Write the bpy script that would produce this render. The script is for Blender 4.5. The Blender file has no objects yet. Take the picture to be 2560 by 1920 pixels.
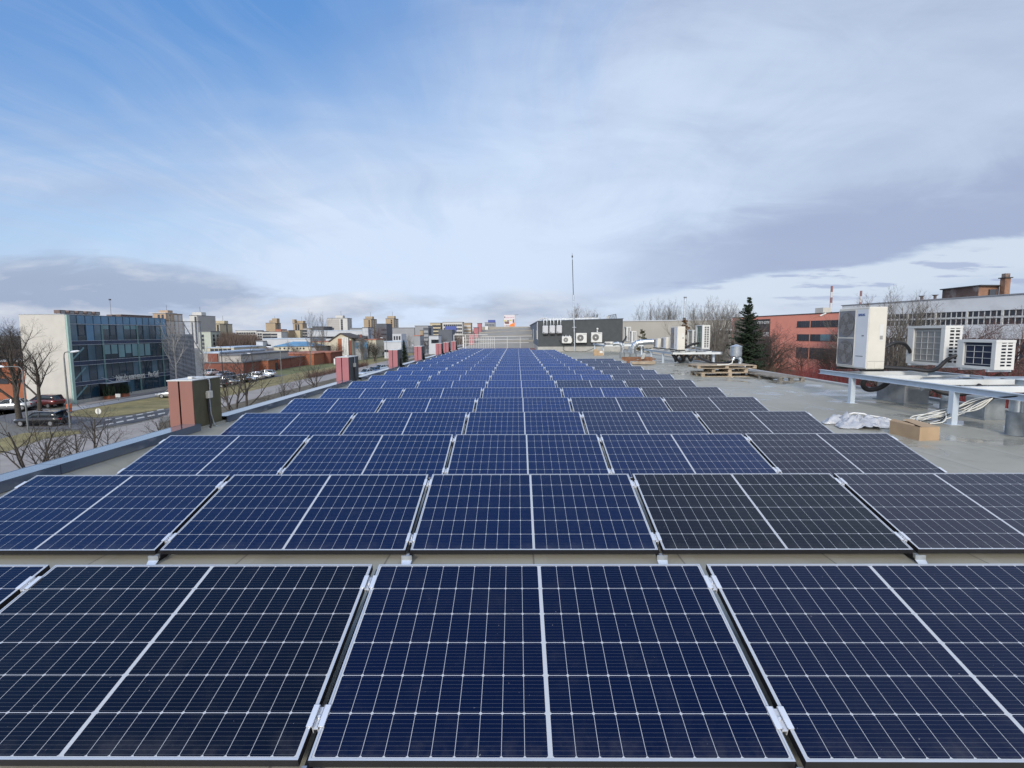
import bpy, math, random
from mathutils import Vector, Matrix
R = math.radians
random.seed(7)
S = bpy.context.scene
COL = S.collection

# ------------------------------------------------------------------ camera
CX, CZ = -0.1167, 1.616           # camera stands on the roof, 1.6 m above the membrane (z = 0)
F, PITCH, YAW, ROLL = 1290.5, 0.1001, -0.0094, -0.0051
def _axes():
    cy, sy, cp, sp, cr, sr = math.cos(YAW), math.sin(YAW), math.cos(PITCH), math.sin(PITCH), math.cos(ROLL), math.sin(ROLL)
    r = Vector((cy, -sy, 0)); f = Vector((cp*sy, cp*cy, -sp)); u = Vector((sp*sy, sp*cy, cp))
    return r*cr + u*sr, u*cr - r*sr, f
RIGHT, UP, FWD = _axes()
CAM = Vector((CX, 0, CZ))
cd = bpy.data.cameras.new('camera'); co = bpy.data.objects.new('camera', cd); COL.objects.link(co)
m = Matrix.Identity(4)
for i in range(3):
    m[i][0] = RIGHT[i]; m[i][1] = UP[i]; m[i][2] = -FWD[i]; m[i][3] = CAM[i]
co.matrix_world = m
cd.sensor_width = 36; cd.lens = 36*F/2560; cd.clip_start = 0.05; cd.clip_end = 6000
S.camera = co
GZ = -7.8                         # street level
def ray(px, py): return RIGHT*((px-1280)/F) - UP*((py-960)/F) + FWD
def at_z(px, py, z=0.0):          # where a line of sight meets a level
    d = ray(px, py); return CAM + d*((z-CZ)/d.z)
def at_y(px, py, y):              # where it meets a distance
    d = ray(px, py); return CAM + d*(y/d.y)
def at_x(px, py, x):
    d = ray(px, py); return CAM + d*((x-CX)/d.x)

# ------------------------------------------------------------------ node helpers
class X:                          # a number socket with arithmetic
    def __init__(s, nt, sock): s.nt, s.s = nt, sock
    def _op(s, op, *a, clamp=False):
        n = s.nt.nodes.new('ShaderNodeMath'); n.operation = op; n.use_clamp = clamp
        for i, v in enumerate((s,)+a):
            if isinstance(v, X): s.nt.links.new(v.s, n.inputs[i])
            else: n.inputs[i].default_value = v
        return X(s.nt, n.outputs[0])
    def __add__(s, o): return s._op('ADD', o)
    __radd__ = __add__
    def __sub__(s, o): return s._op('SUBTRACT', o)
    def __rsub__(s, o): return (s*-1.0)+o
    def __mul__(s, o): return s._op('MULTIPLY', o)
    __rmul__ = __mul__
    def __truediv__(s, o): return s._op('DIVIDE', o)
    def abs(s): return s._op('ABSOLUTE')
    def fract(s): return s._op('FRACT')
    def lt(s, o): return s._op('LESS_THAN', o)
    def gt(s, o): return s._op('GREATER_THAN', o)
    def max(s, o): return s._op('MAXIMUM', o)
    def min(s, o): return s._op('MINIMUM', o)
    def clamp(s): return s._op('ADD', 0.0, clamp=True)
    def pow(s, o): return s._op('POWER', o)
    def floor(s): return s._op('FLOOR')
    def smooth(s, a, b):
        n = s.nt.nodes.new('ShaderNodeMapRange'); n.interpolation_type = 'SMOOTHSTEP'; n.clamp = True
        s.nt.links.new(s.s, n.inputs[0]); n.inputs[1].default_value = a; n.inputs[2].default_value = b
        n.inputs[3].default_value = 0; n.inputs[4].default_value = 1
        return X(s.nt, n.outputs[0])
def sep(nt, vec):
    n = nt.nodes.new('ShaderNodeSeparateXYZ'); nt.links.new(vec, n.inputs[0]); return [X(nt, o) for o in n.outputs]
def comb(nt, *v):
    n = nt.nodes.new('ShaderNodeCombineXYZ')
    for i, a in enumerate(v):
        if isinstance(a, X): nt.links.new(a.s, n.inputs[i])
        else: n.inputs[i].default_value = a
    return n.outputs[0]
def noise(nt, vec, scale, detail=4, rough=.55, dist=0.0):
    n = nt.nodes.new('ShaderNodeTexNoise'); n.inputs['Scale'].default_value = scale
    n.inputs['Detail'].default_value = detail; n.inputs['Roughness'].default_value = rough; n.inputs['Distortion'].default_value = dist
    if vec is not None: nt.links.new(vec, n.inputs['Vector'])
    return X(nt, n.outputs['Fac'])
def mixc(nt, f, a, b):
    n = nt.nodes.new('ShaderNodeMix'); n.data_type = 'RGBA'
    for sock, v in ((n.inputs[0], f), (n.inputs[6], a), (n.inputs[7], b)):
        if isinstance(v, X): nt.links.new(v.s, sock)
        elif isinstance(v, (int, float)): sock.default_value = v
        elif isinstance(v, tuple): sock.default_value = v if len(v) == 4 else (*v, 1)
        else: nt.links.new(v, sock)
    return n.outputs[2]

# ------------------------------------------------------------------ sky, sun, exposure
SUN_EL, SUN_AZ = R(26), R(192)    # azimuth clockwise from +Y: behind the camera, a little to its left
w = bpy.data.worlds.new('World'); S.world = w; w.use_nodes = True
nt = w.node_tree; nt.nodes.clear()
out = nt.nodes.new('ShaderNodeOutputWorld'); bg = nt.nodes.new('ShaderNodeBackground')
nt.links.new(bg.outputs[0], out.inputs[0])
sky = nt.nodes.new('ShaderNodeTexSky'); sky.sky_type = 'NISHITA'; sky.sun_disc = False
sky.sun_elevation = SUN_EL; sky.sun_rotation = SUN_AZ; sky.air_density = 1.0; sky.dust_density = 0.6; sky.ozone_density = 2.0
tc = nt.nodes.new('ShaderNodeTexCoord')
dx, dy, dz = sep(nt, tc.outputs['Generated'])
ay = dy.abs().max(0.05)
s_, t_ = dx/ay, dz/ay             # tangents of bearing and height of a sky direction
t_ = t_.max(-0.2).min(4.0); s_ = s_.max(-4.0).min(4.0)
zc = dz.max(0.0)+0.10
pl = comb(nt, dx/zc, dy/zc, 0.0)  # a cloud sheet overhead, in perspective
def rot(nt, vec, ang, sx, sy):
    n = nt.nodes.new('ShaderNodeMapping'); n.inputs['Rotation'].default_value = (0, 0, ang); n.inputs['Scale'].default_value = (sx, sy, 1)
    nt.links.new(vec, n.inputs['Vector']); return n.outputs[0]
n_warp = noise(nt, pl, 0.45, 3)
st = comb(nt, s_+n_warp*0.10, t_+n_warp*0.16, 0.3)
px_, py_ = dx/zc, dy/zc
wx_ = px_+(n_warp-0.5)*1.1+py_*-0.04
streak = noise(nt, comb(nt, wx_*1.25, py_*0.20, 0.4), 1.3, 8, .60, .35)      # thin cirrus, drawn out along the wind
fib = noise(nt, comb(nt, wx_*4.2, py_*0.34, 7.1), 1.2, 7, .62, .5)           # finer fibres in it
streak2 = noise(nt, rot(nt, st, R(9), 1.3, 7.5), 1.4, 6, .55, .4)
soft = noise(nt, st, 1.9, 5, .5, .3)
wv = (soft-0.5)*0.5 + (n_warp-0.5)*0.35
low_n = noise(nt, comb(nt, s_*6.0, t_*26.0, 4.0), 1.3, 6, .55)
streak = streak.smooth(0.28, 0.72)*0.9+0.05; fib = fib.smooth(0.28, 0.72)*0.9+0.05
# the clear blue wedge high on the left
wedge = ((s_*-0.66 + t_*0.45 - 0.275 + wv*0.45 + (streak-0.5)*0.34 + (fib-0.5)*0.13).smooth(-0.26, 0.26)
         * (t_ - 0.285 + s_*0.03 + wv*0.26 + (streak2-0.5)*0.22).smooth(-0.13, 0.15))
patch = 1.0 - (((s_+0.02)*(s_+0.02)*14.0 + (t_-0.63)*(t_-0.63)*50.0)._op('SQRT') + wv*1.2).smooth(0.2, 0.8)
left2 = (s_*-1.0-0.28 + wv*0.6).smooth(0.0, 0.45)*(1.0-(t_-0.205+(streak2-0.5)*0.20).abs().smooth(0.0, 0.16))
cov = 1.0 - (wedge*0.97).max(patch*0.55).max(left2*(0.98-streak2*0.55))
cov = (cov + ((streak-0.46)*0.50+(fib-0.5)*0.30)*(s_*-1.0+0.55).smooth(0.0, 1.0)*t_.smooth(0.03, .2)).clamp()
clear = mixc(nt, t_.smooth(0.03, 0.62), (3.0, 4.1, 5.6, 1), (0.66, 1.85, 4.3, 1))
n_m = nt.nodes.new('ShaderNodeMix'); n_m.data_type = 'RGBA'; n_m.inputs[0].default_value = 0.75
nt.links.new(sky.outputs[0], n_m.inputs[6]); nt.links.new(clear, n_m.inputs[7]); clear = n_m.outputs[2]
# thickness of the veil: pale in the middle, greyer to the right
bright = (1.0-((s_+0.08)*(s_+0.08)*0.9 + (t_-0.19)*(t_-0.19)*2.6)._op('SQRT').smooth(0.08, 0.95))
vary = noise(nt, rot(nt, st, R(-10), 0.9, 4.2), 1.5, 7, .58, .5).smooth(0.28, 0.72)
vary2 = noise(nt, rot(nt, st, R(-22), 1.0, 2.6), 2.9, 8, .62, .8).smooth(0.28, 0.72)
shade = (bright*0.80 + (vary-0.5)*0.46 + (vary2-0.5)*0.34 + (streak-0.5)*0.20 + (fib-0.5)*0.14 + 0.14).clamp()
veil = mixc(nt, shade, (2.55, 3.12, 4.30, 1), (3.95, 4.65, 5.75, 1))
veil = mixc(nt, s_.smooth(0.2, 1.0)*0.40, veil, (3.05, 3.55, 4.4, 1))
# grey bank low on the right with a bright gap under it
edge = t_ - 0.045 - s_*0.130 + (vary-0.5)*0.022 + (low_n-0.5)*0.030
bank = edge.smooth(-0.006, 0.010)*(1.0-(edge-0.070-s_*0.06+(vary2-0.5)*0.05).smooth(-0.045, 0.045))*(s_+0.05+wv*0.3).smooth(0.0, 0.55)
veil = mixc(nt, bank*0.85, veil, (2.18, 2.60, 3.72, 1))
gap = (1.0-edge.smooth(-0.006, 0.008))*edge.smooth(-0.115, -0.045)*(s_-0.02).smooth(0.0, 0.35)
veil = mixc(nt, gap*0.85, veil, (3.95, 4.5, 5.2, 1))
col = mixc(nt, cov*0.97, clear, veil)
# low clouds along the horizon: a grey-violet bank on the left, small lit heaps towards the middle
lowv = comb(nt, s_*3.6, t_*13.0, 0.7)
low = noise(nt, lowv, 1.25, 8, .55, .3); lit = noise(nt, comb(nt, s_*3.6+0.05, t_*13.0+0.42, 0.7), 1.25, 8, .55, .3)
top = 0.088+(s_*-1.0-0.25).smooth(0.0, 0.6)*0.095
lowm = (1.0-(t_/top).smooth(0.55, 1.15))
dark_l = (s_*-1.0-0.40).smooth(0.0, 0.3)
lowc = ((low-0.615+lowm*0.25+dark_l*0.045+(low_n-0.5)*0.14)*7.0).clamp()*lowm*(1.0-s_.smooth(-0.05, 0.30)*0.75)
dark = (s_*-1.0-0.30).smooth(0.0, 0.35)*t_.smooth(0.03, 0.085)
lowcol = mixc(nt, ((low-lit)*2.6+0.50-dark*0.75).clamp(), (2.1, 2.55, 3.5, 1), (4.7, 4.85, 5.15, 1))
col = mixc(nt, lowc*0.85, col, lowcol)
dash = noise(nt, comb(nt, s_*5.0, t_*42.0, 2.2), 1.2, 5, .55)
dashc = (dash-0.54).smooth(0.0, 0.08)*(1.0-(t_-0.065-s_*0.05).abs().smooth(0.02, 0.06))*(s_-0.15).smooth(0.0, 0.3)
col = mixc(nt, dashc*0.75, col, (2.35, 2.75, 3.95, 1))
# hazy glow round the veiled sun, added unseen behind the camera to raise ambient light
sdv = (math.sin(SUN_AZ)*math.cos(SUN_EL), math.cos(SUN_AZ)*math.cos(SUN_EL), math.sin(SUN_EL))
dsun = dx*sdv[0]+dy*sdv[1]+dz*sdv[2]
halo = dsun.smooth(0.05, 1.0)*dz.smooth(-0.02, 0.06)
n_a = nt.nodes.new('ShaderNodeMix'); n_a.data_type = 'RGBA'; n_a.blend_type = 'ADD'; nt.links.new(halo.s, n_a.inputs[0])
nt.links.new(col, n_a.inputs[6]); n_a.inputs[7].default_value = (5.6, 5.3, 4.8, 1); col = n_a.outputs[2]
nt.links.new(col, bg.inputs[0]); bg.inputs[1].default_value = 0.10
ld = bpy.data.lights.new('sun', 'SUN'); lo = bpy.data.objects.new('sun', ld); COL.objects.link(lo)
ld.energy = 1.5; ld.angle = R(10); ld.color = (1.0, 0.93, 0.82)
sd = Vector((math.sin(SUN_AZ)*math.cos(SUN_EL), math.cos(SUN_AZ)*math.cos(SUN_EL), math.sin(SUN_EL)))
lo.rotation_euler = sd.to_track_quat('Z', 'Y').to_euler(); lo.location = (10, -20, 20)
S.view_settings.view_transform = 'Standard'; S.view_settings.look = 'None'; S.view_settings.exposure = 0.75; S.view_settings.gamma = 1.0
S.cycles.max_bounces = 6; S.cycles.transparent_max_bounces = 8; S.cycles.caustics_reflective = False; S.cycles.caustics_refractive = False
try: S.cycles.use_denoising = True
except Exception: pass

# ------------------------------------------------------------------ materials
def mat(name, c, rough=.6, metal=0.0, var=.12, scale=3.0, spec=.5, bump=0.0, dirt=None, vstretch=1.0, detail=5, coat=0.0):
    """procedural material: base colour with a noise of its own, optional dirt and relief"""
    M = bpy.data.materials.new(name); M.use_nodes = True; t = M.node_tree; b = t.nodes['Principled BSDF']
    tcn = t.nodes.new('ShaderNodeTexCoord'); v = tcn.outputs['Object']
    if vstretch != 1.0:
        mp = t.nodes.new('ShaderNodeMapping'); mp.inputs['Scale'].default_value = (1, 1, vstretch); t.links.new(v, mp.inputs['Vector']); v = mp.outputs[0]
    n = noise(t, v, scale, detail)
    lo_ = tuple(max(0, k*(1-var)) for k in c); hi_ = tuple(min(1, k*(1+var)) for k in c)
    cc = mixc(t, n.smooth(.3, .7), lo_, hi_)
    if dirt:
        n2 = noise(t, v, scale*.35+.2, 8, .65, .8)
        cc = mixc(t, n2.smooth(.50, .72)*dirt[1], cc, dirt[0])
    t.links.new(cc, b.inputs['Base Color'])
    b.inputs['Roughness'].default_value = rough; b.inputs['Metallic'].default_value = metal
    b.inputs['Specular IOR Level'].default_value = spec; b.inputs['Coat Weight'].default_value = coat
    if bump:
        bp = t.nodes.new('ShaderNodeBump'); bp.inputs['Strength'].default_value = bump; bp.inputs['Distance'].default_value = .02
        n3 = noise(t, v, scale*9, 4); t.links.new(n3.s, bp.inputs['Height']); t.links.new(bp.outputs[0], b.inputs['Normal'])
    return M
def pb(M): return M.node_tree, M.node_tree.nodes['Principled BSDF']
MT = {}
def mk(k, *a, **kw): MT[k] = mat(k, *a, **kw); return MT[k]
mk('white_paint', (.60, .60, .575), .45, dirt=((.38, .36, .32), .45), var=.04, scale=2)
mk('cream_paint', (.60, .57, .50), .5, dirt=((.42, .39, .33), .4), var=.04)
mk('galvanised', (.62, .65, .68), .32, .75, var=.22, scale=9, detail=6)
mk('zinc_duct', (.47, .50, .52), .28, .85, var=.25, scale=5)
mk('gap_shade', (.018, .017, .020), .5, .2)
mk('aluminium', (.54, .57, .62), .32, .4, var=.05)
mk('clamp_metal', (.74, .76, .80), .35, .4, var=.05)
mk('steel_skylit', (.46, .52, .58), .45, .0, var=.06, dirt=((.40, .42, .42), .35))  # blue of the sky-lit left faces put into the steel colour
mk('coping', (.070, .098, .148), .22, .0, var=.12, scale=1.2, dirt=((.12, .14, .17), .35), spec=.9, coat=.7)
mk('rubber', (.012, .012, .013), .55, var=.3)
mk('pipe_foam', (.018, .018, .020), .6, var=.3)
mk('cable_white', (.62, .61, .56), .5, var=.1)
mk('concrete', (.25, .26, .27), .9, var=.16, scale=5, bump=.3)
mk('membrane_wrap', (.20, .22, .23), .7, var=.2, scale=5, bump=.2)
mk('cardboard', (.37, .26, .16), .85, var=.10, scale=4, dirt=((.30, .20, .11), .3))
mk('pine_wood', (.34, .275, .20), .8, var=.22, scale=7, dirt=((.28, .20, .12), .5))
mk('grey_wood', (.20, .18, .155), .9, var=.28, scale=8)
mk('brown_wood', (.20, .10, .055), .85, var=.25, scale=8)
mk('pylon_red', (.33, .115, .13), .5, var=.05, scale=2, dirt=((.25, .11, .11), .3))
mk('pylon_brick', (.245, .11, .085), .5, var=.05, scale=2, dirt=((.25, .12, .10), .3))
mk('pylon_olive', (.095, .085, .046), .7, var=.15, scale=3, bump=.1)
mk('pylon_grey', (.062, .066, .064), .7, var=.15, scale=3)
mk('dark_gap', (.02, .006, .006), .8)
mk('hut_grey', (.052, .058, .062), .75, var=.10, scale=3, bump=.15)
mk('hut_side_shade', (.09, .115, .15), .6, var=.08)
mk('plinth', (.36, .355, .33), .8, var=.08, dirt=((.2, .19, .17), .4))
mk('black', (.01, .01, .011), .5)
mk('fan_dark', (.035, .037, .042), .5, var=.2)
mk('coil_grey', (.26, .26, .25), .6, var=.08, scale=60)
mk('coil_blue', (.005, .013, .04), .6, var=.2, scale=60)
mk('coil_green', (.035, .10, .075), .5, var=.2, scale=60)
mk('wire_white', (.55, .55, .53), .5)
mk('blue_print', (.03, .07, .25), .5)
mk('grey_print', (.18, .19, .20), .5)
mk('glass_dark', (.012, .016, .022), .06, var=.3, scale=.6)

# ------------------------------------------------------------------ mesh builder and object helpers
class MB:
    def __init__(s): s.v, s.f, s.m, s.sm = [], [], [], []
    def add(s, vs, fs, mi=0, smooth=False):
        o = len(s.v); s.v += [Vector(p) for p in vs]
        for f in fs: s.f.append([i+o for i in f]); s.m.append(mi); s.sm.append(smooth)
        return s
    def hexa(s, P, mi=0):          # 8 corners: bottom ring 0-3, top ring 4-7
        return s.add(P, [(3,2,1,0),(4,5,6,7),(0,1,5,4),(1,2,6,5),(2,3,7,6),(3,0,4,7)], mi)
    def box(s, x0, x1, y0, y1, z0, z1, mi=0, b=0.0):
        if x1 < x0: x0, x1 = x1, x0
        if y1 < y0: y0, y1 = y1, y0
        if b <= 0: return s.hexa([(x0,y0,z0),(x1,y0,z0),(x1,y1,z0),(x0,y1,z0),(x0,y0,z1),(x1,y0,z1),(x1,y1,z1),(x0,y1,z1)], mi)
        # chamfered box
        V = []
        for (sx, sy, sz) in [(a, c, d) for d in (0,1) for c in (0,1) for a in (0,1)]:
            X_, Y_, Z_ = (x0, x1)[sx], (y0, y1)[sy], (z0, z1)[sz]; ix, iy, iz = (1,-1)[sx]*b, (1,-1)[sy]*b, (1,-1)[sz]*b
            V += [(X_, Y_+iy, Z_+iz), (X_+ix, Y_, Z_+iz), (X_+ix, Y_+iy, Z_)]
        def q(c, a): return c*3+a
        Fs = [(q(0,0),q(4,0),q(6,0),q(2,0)), (q(1,0),q(3,0),q(7,0),q(5,0)), (q(0,1),q(1,1),q(5,1),q(4,1)), (q(2,1),q(6,1),q(7,1),q(3,1)),
              (q(0,2),q(2,2),q(3,2),q(1,2)), (q(4,2),q(5,2),q(7,2),q(6,2))]
        for a, b_ in ((0,1),(2,3),(4,5),(6,7)): Fs.append((q(a,1),q(a,2),q(b_,2),q(b_,1)) if a in (0,6) else (q(a,2),q(a,1),q(b_,1),q(b_,2)))
        for a, b_ in ((0,2),(1,3),(4,6),(5,7)): Fs.append((q(a,2),q(a,0),q(b_,0),q(b_,2)) if a in (0,5) else (q(a,0),q(a,2),q(b_,2),q(b_,0)))
        for a, b_ in ((0,4),(1,5),(2,6),(3,7)): Fs.append((q(a,0),q(a,1),q(b_,1),q(b_,0)) if a in (0,3) else (q(a,1),q(a,0),q(b_,0),q(b_,1)))
        for c in range(8): Fs.append((q(c,0),q(c,1),q(c,2)) if c in (1,2,4,7) else (q(c,0),q(c,2),q(c,1)))
        return s.add(V, Fs, mi)
    def obox(s, c, sx, sy, sz, rz=0.0, mi=0, rx=0.0):   # box centred on c
        M = Matrix.Translation(Vector(c)) @ Matrix.Rotation(rz, 4, 'Z') @ Matrix.Rotation(rx, 4, 'X')
        P = [M @ Vector((a*sx/2, b*sy/2, d*sz/2)) for d in (-1,1) for a, b in ((-1,-1),(1,-1),(1,1),(-1,1))]
        return s.hexa(P, mi)
    def bar(s, p0, p1, w, h, mi=0):                     # straight bar of rectangular section
        p0, p1 = Vector(p0), Vector(p1); d = (p1-p0).normalized()
        a = d.cross(Vector((0,0,1)));  a = a.normalized() if a.length > 1e-4 else Vector((1,0,0)); b = a.cross(d)
        P = []
        for p in (p0, p1): P += [p-a*w/2-b*h/2, p+a*w/2-b*h/2, p+a*w/2+b*h/2, p-a*w/2+b*h/2]
        return s.hexa(P, mi)
    def tube(s, pts, r, n=8, mi=0, cap=True):
        pts = [Vector(p) for p in pts]; k = len(pts); rs = r if isinstance(r, (list, tuple)) else [r]*k
        V, Fs = [], []; ref = None
        for i, p in enumerate(pts):
            d = (pts[min(i+1, k-1)]-pts[max(i-1, 0)]).normalized()
            if ref is None or abs(d.dot(ref)) > .99: ref = Vector((0,0,1)) if abs(d.z) < .9 else Vector((1,0,0))
            a = (ref-d*ref.dot(d)).normalized(); b = d.cross(a); ref = a
            V += [p+(a*math.cos(2*math.pi*j/n)+b*math.sin(2*math.pi*j/n))*rs[i] for j in range(n)]
        for i in range(k-1):
            for j in range(n): Fs.append((i*n+j, i*n+(j+1)%n, (i+1)*n+(j+1)%n, (i+1)*n+j))
        s.add(V, Fs, mi, True)
        if cap:
            s.add(V[:n], [tuple(range(n))[::-1]], mi); s.add(V[-n:], [tuple(range(n))], mi)
        return s
    def cyl(s, p0, p1, r0, r1=None, n=16, mi=0): return s.tube([p0, p1], [r0, r0 if r1 is None else r1], n, mi)
    def disc(s, c, r, n=24, nor=(0,0,1), mi=0, r0=0.0):
        nor = Vector(nor).normalized(); a = nor.orthogonal().normalized(); b = nor.cross(a); c = Vector(c)
        ring = lambda q: [c+(a*math.cos(2*math.pi*j/n)+b*math.sin(2*math.pi*j/n))*q for j in range(n)]
        if r0 <= 0: return s.add(ring(r), [tuple(range(n))], mi)
        return s.add(ring(r0)+ring(r), [(j, n+j, n+(j+1)%n, (j+1)%n) for j in range(n)], mi)
    def prism(s, poly, y0, y1, mi=0):                   # polygon in (x,z), extruded along y
        n = len(poly); V = [(x, y0, z) for x, z in poly]+[(x, y1, z) for x, z in poly]
        return s.add(V, [tuple(range(n)), tuple(range(2*n-1, n-1, -1))]+[(i, n+i, n+(i+1)%n, (i+1)%n) for i in range(n)], mi)
    def prismx(s, poly, x0, x1, mi=0):                  # polygon in (y,z), extruded along x
        n = len(poly); V = [(x0, y, z) for y, z in poly]+[(x1, y, z) for y, z in poly]
        return s.add(V, [tuple(range(n))[::-1], tuple(range(n, 2*n))]+[(i, (i+1)%n, n+(i+1)%n, n+i) for i in range(n)], mi)
    def slab(s, poly, z0, z1, mi=0):                    # polygon in (x,y), extruded up
        n = len(poly); V = [(x, y, z0) for x, y in poly]+[(x, y, z1) for x, y in poly]
        return s.add(V, [tuple(range(n))[::-1], tuple(range(n, 2*n))]+[(i, (i+1)%n, n+(i+1)%n, n+i) for i in range(n)], mi)
    def data(s, name, mats, M=None):
        me = bpy.data.meshes.new(name); vs = s.v if M is None else [M @ p for p in s.v]
        me.from_pydata([tuple(p) for p in vs], [], s.f)
        for q in (mats if isinstance(mats, (list, tuple)) else [mats]): me.materials.append(MT[q] if isinstance(q, str) else q)
        me.polygons.foreach_set('material_index', s.m); me.polygons.foreach_set('use_smooth', s.sm); me.update()
        return me
    def build(s, name, mats, parent=None, local=False):  # verts are world coordinates unless local
        M = None
        if parent is not None and not local: M = wmat(parent).inverted()
        o = bpy.data.objects.new(name, s.data(name, mats, M)); COL.objects.link(o)
        if parent is not None: o.parent = parent
        return o
def wmat(o):
    M = Matrix.Translation(o.location) @ o.rotation_euler.to_matrix().to_4x4() @ Matrix.Diagonal((*o.scale, 1))
    return wmat(o.parent) @ M if o.parent else M
def tag(o, label=None, cat=None, group=None, kind=None):
    if label: o['label'] = label
    if cat: o['category'] = cat
    if group: o['group'] = group
    if kind: o['kind'] = kind
    return o
def thing(name, label, cat, loc=(0,0,0), rz=0.0, group=None):
    o = bpy.data.objects.new(name, None); COL.objects.link(o); o.location = loc; o.rotation_euler = (0,0,rz)
    o.empty_display_size = .2
    return tag(o, label, cat, group)
KIDS = {}
def dup(root, loc=None, rz=None, label=None, group=None, scale=None):
    def cp(o, par):
        c = o.copy(); COL.objects.link(c)
        if par is not None: c.parent = par
        for ch in [q for q in bpy.data.objects if q.parent == o] if o.name not in KIDS else KIDS[o.name]: cp(ch, c)
        return c
    if root.name not in KIDS:
        KIDS[root.name] = list(root.children)
        for ch in root.children: KIDS[ch.name] = list(ch.children); [KIDS.setdefault(g.name, []) for g in ch.children]
    r = cp(root, None)
    if loc is not None: r.location = loc
    if rz is not None: r.rotation_euler = (0,0,rz)
    if scale is not None: r.scale = scale if isinstance(scale, tuple) else (scale,)*3
    if label: r['label'] = label
    if group: r['group'] = group
    return r
def inst(me, name, loc, parent=None, rz=0.0, M=None):    # one more object on shared mesh data (parent-local coordinates)
    o = bpy.data.objects.new(name, me); COL.objects.link(o); o.location = loc; o.rotation_euler = (0,0,rz)
    if parent is not None: o.parent = parent
    return o
def text(body, size, M, matname, parent, name='lettering', depth=.004, shear=0.0, bold=0.0, width=None):
    c = bpy.data.curves.new('t', 'FONT'); c.body = body; c.size = size; c.extrude = depth; c.shear = shear; c.offset = bold
    c.align_x = 'LEFT'; o = bpy.data.objects.new('t', c); COL.objects.link(o)
    bpy.context.view_layer.update()
    me = bpy.data.meshes.new_from_object(o.evaluated_get(bpy.context.evaluated_depsgraph_get()))
    bpy.data.objects.remove(o); bpy.data.curves.remove(c)
    if width:
        xs = [v.co.x for v in me.vertices]; k = width/max(1e-6, max(xs)-min(xs)); x0 = min(xs)
        for v in me.vertices: v.co.x = (v.co.x-x0)*k
    me.transform(wmat(parent).inverted() @ M); me.materials.clear(); me.materials.append(MT[matname])
    q = bpy.data.objects.new(name, me); COL.objects.link(q); q.parent = parent
    return q
def frame_m(o, xdir, ydir):      # matrix with its x and y axes along given world directions
    a = Vector(xdir).normalized(); b = Vector(ydir).normalized(); c = a.cross(b)
    M = Matrix.Identity(4)
    for i in range(3): M[i][0] = a[i]; M[i][1] = b[i]; M[i][2] = c[i]; M[i][3] = o[i]
    return M
ORD = ['first','second','third','fourth','fifth','sixth','seventh','eighth','ninth','tenth','eleventh','twelfth','thirteenth','fourteenth',
       'fifteenth','sixteenth','seventeenth','eighteenth','nineteenth','twentieth','twenty-first','twenty-second']
# ------------------------------------------------------------------ roof we stand on
def roof_mat():
    M = bpy.data.materials.new('roof_membrane'); M.use_nodes = True; t, b = pb(M)
    tcn = t.nodes.new('ShaderNodeTexCoord'); v = tcn.outputs['Object']; x, y, z = sep(t, v)
    big = noise(t, v, .35, 6, .6, .5); fine = noise(t, v, 38, 3); mid = noise(t, v, 2.4, 7, .62, .4)
    c = mixc(t, big.smooth(.3, .7), (.285, .27, .215), (.37, .352, .29))
    c = mixc(t, (mid.smooth(.50, .75))*0.45, c, (.215, .20, .155))
    c = mixc(t, fine.smooth(.35, .7)*0.25, c, (.33, .325, .30))
    wx = x + (big-.5)*.05
    seam = ((wx/1.05).fract()-.5).abs().gt(.494)
    ov = ((wx/1.05).fract()).lt(.09)
    c = mixc(t, ov*0.22, c, (.42, .41, .37))
    scuff = noise(t, comb(t, x*2.6+big*2.0, y*.42, 0.0), 1.6, 6, .6, .8); c = mixc(t, scuff.smooth(.60, .72)*.28*(x-4.0).smooth(0, 1), c, (.48, .47, .43))
    grit = noise(t, v, 120, 2); c = mixc(t, grit.gt(.68)*0.35, c, (.12, .115, .09))
    stain = noise(t, v, .9, 8, .68, 2.0); c = mixc(t, stain.smooth(.56, .70)*0.30, c, (.17, .155, .10))
    c = mixc(t, seam*0.75, c, (.13, .125, .11))
    seam2 = (((y+x*.02)/7.3).fract()-.5).abs().gt(.4985)
    c = mixc(t, seam2*0.4, c, (.15, .145, .13))
    tide = noise(t, v, .75, 5, .55, 1.2)          # shallow puddles and their dried rims
    wet = (tide-.47).smooth(.0, .16)*(x-4.6).smooth(.0, 1.2)
    rim = 1.0-((tide-.51).abs()).smooth(.0, .02)
    c = mixc(t, rim*0.14*(x-4.6).smooth(.0, 1.2), c, (.16, .14, .09))
    c = mixc(t, wet*0.25, c, (.14, .138, .125))
    t.links.new(c, b.inputs['Base Color'])
    rg = (0.60 - wet*0.46 - mid*0.10).max(.09); t.links.new(rg.s, b.inputs['Roughness'])
    b.inputs['Specular IOR Level'].default_value = .5
    bp = t.nodes.new('ShaderNodeBump'); bp.inputs['Strength'].default_value = .25; bp.inputs['Distance'].default_value = .01
    hh = (fine*0.35 + ov*0.5)*(1.0-wet*0.9); t.links.new(hh.s, bp.inputs['Height']); t.links.new(bp.outputs[0], b.inputs['Normal'])
    return M
MT['roof'] = roof_mat()
RX0, RX1 = -5.2, 9.62
tag(MB().box(RX0, RX1, -4, 47, -7.9, 0).build('roof', 'roof'), kind='structure', label='grey membrane roof carrying the solar panels')
m_ = MB()
m_.box(RX1-.16, RX1+.02, -4, 47, -.10, .055)
tag(m_.build('roof_kerb', mat('kerb_membrane', (.36, .36, .35), .6, var=.08, dirt=((.2, .2, .18), .4))), 'low pale membrane kerb along the right edge of the roof', 'kerb')

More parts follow.
